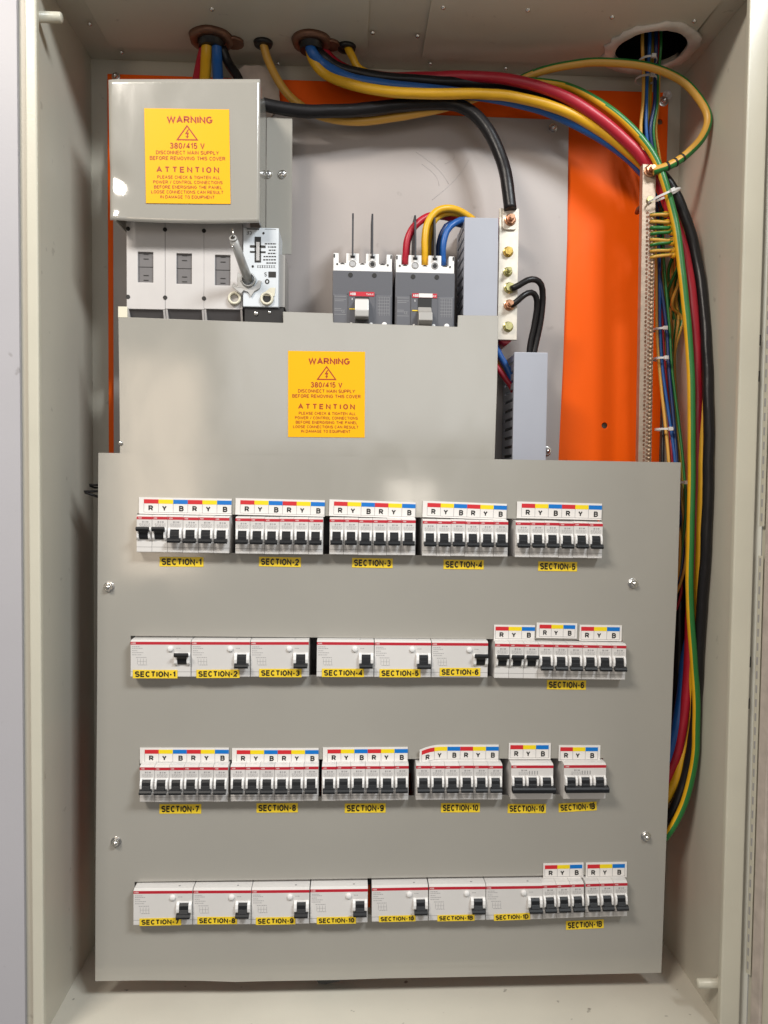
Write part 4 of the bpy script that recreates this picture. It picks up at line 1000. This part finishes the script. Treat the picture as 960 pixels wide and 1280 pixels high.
# thick bundle from the second gland
YQ = g2.y
cable('power_cable', 'thick blue cable passing under the yellow one to the earth bar', [(386, 55, YQ-.004), (391, 66, YQ-.008), (405, 81, 1.0), (435, 97, .994), (480, 106, .993), (540, 112.5, .997), (600, 120, 1.0), (650, 129, 1.0), (700, 146, .998), (750, 172, .996), (795, 206, 1.0), (828, 250, 1.01), (852, 330, 1.015), (866, 450, 1.01), (870, 600, 1.005), (864, 700, 1.0), (859, 770, .990), (854, 850, .980), (843, 920, .975), (828, 965, .98), (810, 1000, .99)], 6.2, 'pvc_blue')
cable('power_cable', 'thick yellow cable sweeping along the cabinet top to the side bundle', [(387, 58, YQ+.002), (392, 76, YQ-.002), (408, 93, 1.0), (445, 107.5, .990), (500, 115.5, .987), (560, 117, .987), (620, 118, .988), (662, 125, .988), (702, 138, .988), (742, 158, .988), (782, 187, .990), (818, 224, .994), (842, 270, .996), (860, 335, .988), (872, 410, .978), (877.5, 500, .971), (878, 580, .970), (876, 660, .971), (872, 750, .976), (868.5, 830, .980), (861, 905, .975), (845, 972, .972), (822, 1015, .98)], 6.2, 'pvc_yellow')
cable('power_cable', 'thick black cable running along the top then down the side wall', [(393, 57, YQ+.004), (404, 71, YQ), (430, 87, 1.006), (480, 97, 1.003), (540, 101.5, 1.003), (600, 104, 1.003), (645, 109, 1.003), (700, 128, 1.002), (750, 155, 1.0), (800, 193, .995), (834, 226, .985), (856, 268, .980), (871, 325, .976), (881, 400, .972), (885.5, 500, .970), (885.5, 590, .970), (882, 690, .955), (876, 780, .961), (872, 850, .966), (867, 920, .967), (857, 968, .965), (842, 1012, .964), (815, 1050, .98)], 6.4, 'pvc_black', lump=0.035)
cable('power_cable', 'thick red cable sweeping over the yellow one into the side bundle', [(398, 60, YQ+.012), (430, 86, 1.024), (480, 97, 1.022), (530, 96.5, 1.012), (570, 95.5, 1.003), (605, 96, .995), (645, 101, .986), (692, 115, .982), (732, 136, .980), (770, 165, .980), (803, 198, .981), (825, 232, .986), (845, 282, .986), (859, 335, .974), (868, 410, .965), (871.5, 500, .961), (871.5, 600, .961), (868, 690, .962), (863, 780, .968), (860, 850, .971), (851.5, 918, .972), (838, 962, .975), (815, 1005, .985)], 6.6, 'pvc_red')
cable('earth_cable', 'green and yellow striped earth cable running the full side height', [(433, 55, s2.y), (440, 70, 1.01), (456, 90, 1.012), (520, 105, 1.012), (600, 100, 1.008), (680, 103, 1.0), (722, 113, .988), (762, 137, .978), (792, 163, .974), (816, 193, .970), (830, 227, .966), (843, 275, .964), (852, 335, .957), (860.5, 420, .950), (864.5, 500, .945), (864.5, 590, .945), (863, 670, .945), (862, 740, .946), (866, 810, .948), (869.5, 860, .949), (870.5, 905, .950), (868, 950, .951), (859, 992, .952), (846, 1024, .953), (830, 1048, .958), (800, 1075, .98)], 4.9, 'pvc_yellow', two='pvc_green', phi=(0.2, HP*1.38, 3.2), frac=0.5, lump=0.0)
cable('earth_cable', 'tan and green earth cable looping high beside the roof opening', [(328, 50, s1.y), (335, 75, 1.016), (349, 103, 1.018), (368, 126, 1.02), (400, 145, 1.02), (445, 152, 1.02), (495, 147, 1.02), (545, 137, 1.018), (590, 124, 1.016), (640, 104, 1.01), (680, 88, 1.0), (725, 79, .99), (770, 78, .98), (815, 84, .975), (853, 101, .972), (877, 128, .970), (885, 150, .968), (877, 173, .966), (858, 193, .964), (838, 206, .962), (816, 214, .966)], 5.0, 'pvc_tan', two='pvc_green', phi=(0.3, HP*1.12, 1.7), frac=0.60, lump=0.0)
# heat shrink rings where the loop is joined to the bar
sp, rr = LAST[0]
for k, lab in ((6, 'touching the earth bar bolt'), (9, 'second from the earth bar bolt'), (12, 'farthest from the earth bar bolt')):
    b = MB(); c0 = sp[-k]; t = (sp[-k-1]-c0).normalized(); b.cyl(c0-t*0.0013, c0+t*0.0013, rr*1.08, n=14)
    tag(b.build('tape_band', 'black'), 'black tape band on looped earth cable, %s' % lab, 'tape', 'tape bands on looped earth cable')
# cables between the moulded breaker and the duct
G2 = 'cables from moulded breaker to duct'
cable('power_cable', 'short red cable curving from the moulded breaker to the duct', [(507, 332, .99), (507.5, 318, .985), (509.5, 300, .984), (518, 283, .986), (534, 271, .992), (552, 270, 1.0), (572, 276, 1.01), (592, 290, 1.015)], 4.6, 'pvc_red', group=G2)
cable('power_cable', 'short yellow cable arching highest from the moulded breaker to duct', [(531.5, 332, .985), (531, 315, .980), (531, 298, .979), (534.5, 279, .980), (545, 264.5, .982), (560, 260.5, .985), (575, 264, .992), (592, 275, 1.0)], 4.4, 'pvc_yellow', group=G2)
cable('power_cable', 'short yellow cable nested beneath the highest yellow arch', [(536, 325, .995), (536.5, 300, .992), (540.5, 281, .990), (549, 270.5, .991), (563, 266.5, .994), (578, 270, 1.0), (594, 280, 1.01)], 3.4, 'pvc_yellow', group=G2)
cable('power_cable', 'short blue cable curving from the moulded breaker to the duct', [(554, 332, .985), (553.5, 310, .980), (558.5, 289, .981), (569, 278.5, .984), (582, 275, .992), (598, 285, 1.0)], 4.0, 'pvc_blue', group=G2)
cable('power_cable', 'short navy cable tucked behind the blue one at the breaker', [(548.5, 332, .995), (548.5, 308, .993), (553.5, 290, .994), (564, 279, .997), (590, 285, 1.01)], 3.6, 'pvc_navy', group=G2)
G3 = 'black cables off the neutral bar'
cable('neutral_cable', 'outer of two black cables looping from the neutral bar bolts', [(639, 361, .978), (648, 357, .976), (659, 350.5, .975), (669, 349.5, .977), (676.5, 356, .982), (678.5, 372, .99), (676, 400, .995), (671, 425, .998), (666, 450, .998), (664, 480, 1.0)], 3.9, 'pvc_black', group=G3)
cable('neutral_cable', 'inner of two black cables looping from the neutral bar bolts', [(639, 382, .978), (647, 376, .976), (655, 369, .976), (664, 365.5, .98), (670, 371, .985), (671, 385, .99), (667, 410, .995), (662, 435, .998), (659, 480, 1.0)], 3.7, 'pvc_black', group=G3)
G4 = 'wires entering the lower duct'
cable('wire', 'blue wire dropping into the lower duct from the middle cover edge', [(616, 425, 1.0), (624, 443, 1.0), (633, 458, 1.0), (640, 474, 1.0), (648, 500, 1.005)], 4.2, 'pvc_blue', group=G4)
cable('wire', 'orange wire dropping into the lower duct from the middle cover edge', [(612, 436, 1.01), (624, 455, 1.01), (632, 466, 1.01), (640, 480, 1.01), (648, 510, 1.01)], 2.4, 'pvc_tan', group=G4)
cable('wire', 'red wire dropping into the lower duct from the middle cover edge', [(612, 448, 1.0), (624, 463, 1.0), (633, 475, 1.0), (641, 487, 1.0), (650, 515, 1.005)], 3.6, 'pvc_red', group=G4)
# control wire bundle from the large roof opening
G5 = 'thin wires from the large roof opening'
def riser(px): return W(px, 35, bigY)
thin = [('orange', 'pvc_tan', 803, 804.5, 801, 820, 822, 836, 2.0), ('black', 'pvc_black', 806, 806, 803, 818, 826, 828, 2.2), ('dark blue', 'pvc_navy', 809, 808, 806, 822, 828, 842, 2.2),
        ('teal blue', 'pvc_blue', 812, 809, 808, 824, 826, 844, 2.0), ('olive', 'pvc_olive', 815, 811.5, 810, 828, 833, 852, 1.8), ('yellow', 'pvc_yellow', 817, 814, 812, 826, 829, 847, 1.9),
        ('navy', 'pvc_navy', 820, 819, 813, 823, 834, 846, 2.2), ('magenta red', 'pvc_red', 822, 821, 811, 825, 829, 840, 2.0), ('pale orange', 'pvc_tan', 824, 824, 820, 829, 831, 848, 1.6), ('green', 'pvc_green', 826, 822.5, 817, 830, 838, 854, 1.7)]
for k, (nm, m_, xa, xb, xc, xd, xe, xf, r) in enumerate(thin):
    dy = (k % 3)*0.006
    cable('control_wire', '%s thin wire of the bundle hanging from the large roof opening' % nm,
          [(xa, 20, bigY-.006+dy), (xa, 60, bigY-.006+dy), (xb, 95, 1.005+dy), (xb-1, 130, 1.0+dy), (xc, 165, 1.0+dy), (xc+6, 210, 1.005+dy), (xd-2, 270, 1.01+dy), (xd, 330, 1.006+dy), (xe-1, 410, 1.0+dy), (xe+2, 460, .995+dy), ((xe+xf)/2+2, 525, .985+dy), (xf, 578, .975+dy), (xf+3, 640, .970+dy), (xf-6, 720, .975+dy)], r, m_, n=8, group=G5, lump=0.0)
for (px, py, wd, Y, lab) in ((814, 70, 23, bigY-.012, 'inside the large roof opening'), (812, 93.5, 27, .994, 'just below the large roof opening'), (835.5, 240, 44, .956, 'around the thick side bundle by the earth bar'),
                         (829, 410, 18, .989, 'beside the earth bar screws, upper'), (830, 447, 20, .984, 'beside the earth bar screws, lower'), (835, 536, 24, .971, 'a little above the lower cover corner'), (856, 603, 11, .962, 'at the lower cover corner')):
    root = empty('cable_tie', W(px, py, Y)); tag(root, 'white cable tie %s' % lab, 'cable tie', 'cable ties')
    if wd > 40: root.rotation_euler = (0, rad(-24), 0)
    h = wd*Y/FPX/2; b = MB(); N_ = 22
    pr = [(h*math.cos(2*math.pi*i/N_), 0.012+0.0125*math.sin(2*math.pi*i/N_)) for i in range(N_)]
    vs = []; fs = []
    for i, (x, y) in enumerate(pr): vs += [(x, y, -0.0013), (x, y, 0.0013), (x*0.96, y*0.96+0.0005, 0.0013), (x*0.96, y*0.96+0.0005, -0.0013)]
    for i in range(N_):
        a, c = 4*i, 4*((i+1) % N_)
        for q in range(4): fs.append((a+q, a+(q+1) % 4, c+(q+1) % 4, c+q))
    b.add(vs, fs); b.build('band', 'tie', root)
    MB().box(-0.0028, 0.0028, -0.003, 0.001, -0.0024, 0.0024).build('head', 'tie', root, (h*0.25, 0, 0), bevel=0.0005)
# earth tails leaving the earth bar
G6 = 'short earth tails on the earth bar'
for k, (py, px1, dz) in enumerate(((268, 838, 0), (276, 840, 2), (284, 843, 1), (291.5, 846, -1), (298.5, 846, 2), (305.5, 846, -2), (313, 847, 0), (321, 848, -2))):
    root = empty('earth_tail', (0, 0, 0))
    tag(root, 'short yellow sleeved earth tail, %s below the earth bar bolt' % ('first second third fourth fifth sixth seventh eighth'.split()[k]), 'wire', G6)
    P = [W(813, py+1, YE-.001), W(822, py+dz*.5, YE-.006), W(834, py+dz, YE-.006), W(px1, py+dz, YE)]
    P2_ = P+[W(px1+4, py+22, 1.0), W(845-(k % 3)*5, py+60, 1.02), W(838+(k % 4)*5, 400, 1.03), W(836+k, 445, 1.02), W(840+k, 520, 1.01), W(848+k, 590, 1.0)]
    cable('conductor', '', P2_, 2.2, 'pvc_tan' if k not in (2, 3, 5) else 'pvc_green', n=8, lump=0, parent=root, two='pvc_olive' if k % 2 else 'pvc_green', phi=math.pi*0.2, frac=0.40)
    b = MB(); a_, b_ = W(px1-9, py+dz, YE-.004), W(px1-1, py+dz, YE-.002); b.cyl(a_, b_, 0.0034, n=10); b.cyl(a_+(b_-a_)*0.3, a_+(b_-a_)*0.45, 0.0041, n=10); b.build('sleeve', 'pvc_yellow', root)
    b = MB(); b.cyl(P[0], W(821, py+dz*.4, YE-.005), 0.0015, n=8); b.build('ferrule', 'tin', root)
# wires bulging out beside the lower cover
G7 = 'wires bulging past the lower cover edge'
for nm, m_, pts, r in (('tan', 'pvc_tan', [(845, 590, .985), (854, 640, .975), (858, 690, .972), (851, 728, .972), (838, 755, .98)], 1.8),
                       ('second tan', 'pvc_tan', [(838, 620, .985), (848, 655, .972), (850, 690, .970), (846, 725, .972), (836, 745, .98)], 1.7),
                       ('navy', 'pvc_navy', [(842, 585, .99), (850, 630, .982), (854, 680, .978), (849, 725, .978), (836, 752, .985)], 3.0),
                       ('dark red', 'pvc_red', [(836, 690, .985), (846, 715, .98), (852, 735, .98), (846, 760, .982), (834, 775, .985)], 1.7),
                       ('wide black', 'pvc_black', [(842, 600, 1.0), (850, 680, .995), (850, 760, .99), (848, 850, .99), (843, 930, .99), (832, 1000, .99)], 8.0)):
    cable('control_wire', '%s wire bulging beside the lower cover sheet edge' % nm, pts, r, m_, n=8, group=G7, lump=0)
# loose loops at the far side of the lower cover, tail under it
cable('loose_wire', 'thin black wire loop poking out beside the lower cover top corner', [(140, 603, .97), (124, 606.5, .962), (112, 606, .96), (118, 609.5, .965), (140, 610, .975)], 1.3, 'pvc_black', n=8, group='loose black wires')
cable('loose_wire', 'pointed black wire loop lower down beside the lower cover corner', [(142, 612, .965), (124, 614, .958), (105, 614.5, .955), (112, 617.5, .955), (124, 621.5, .958), (142, 628, .965)], 1.6, 'pvc_black', n=8, group='loose black wires')
b = MB(); A, B = W(392, 1222, .965), W(446, 1232, .965)
b.prism_y([(0, 0.004), (0.057, 0.006), (0.030, -0.0045), (0.016, -0.0075), (0.006, -0.0068)], 0, 0.02)
tag(b.build('cable_duct_end', 'black', None, (A.x, .962, A.z), bevel=0.001), 'black plastic end poking out below the lower cover sheet', 'duct end')
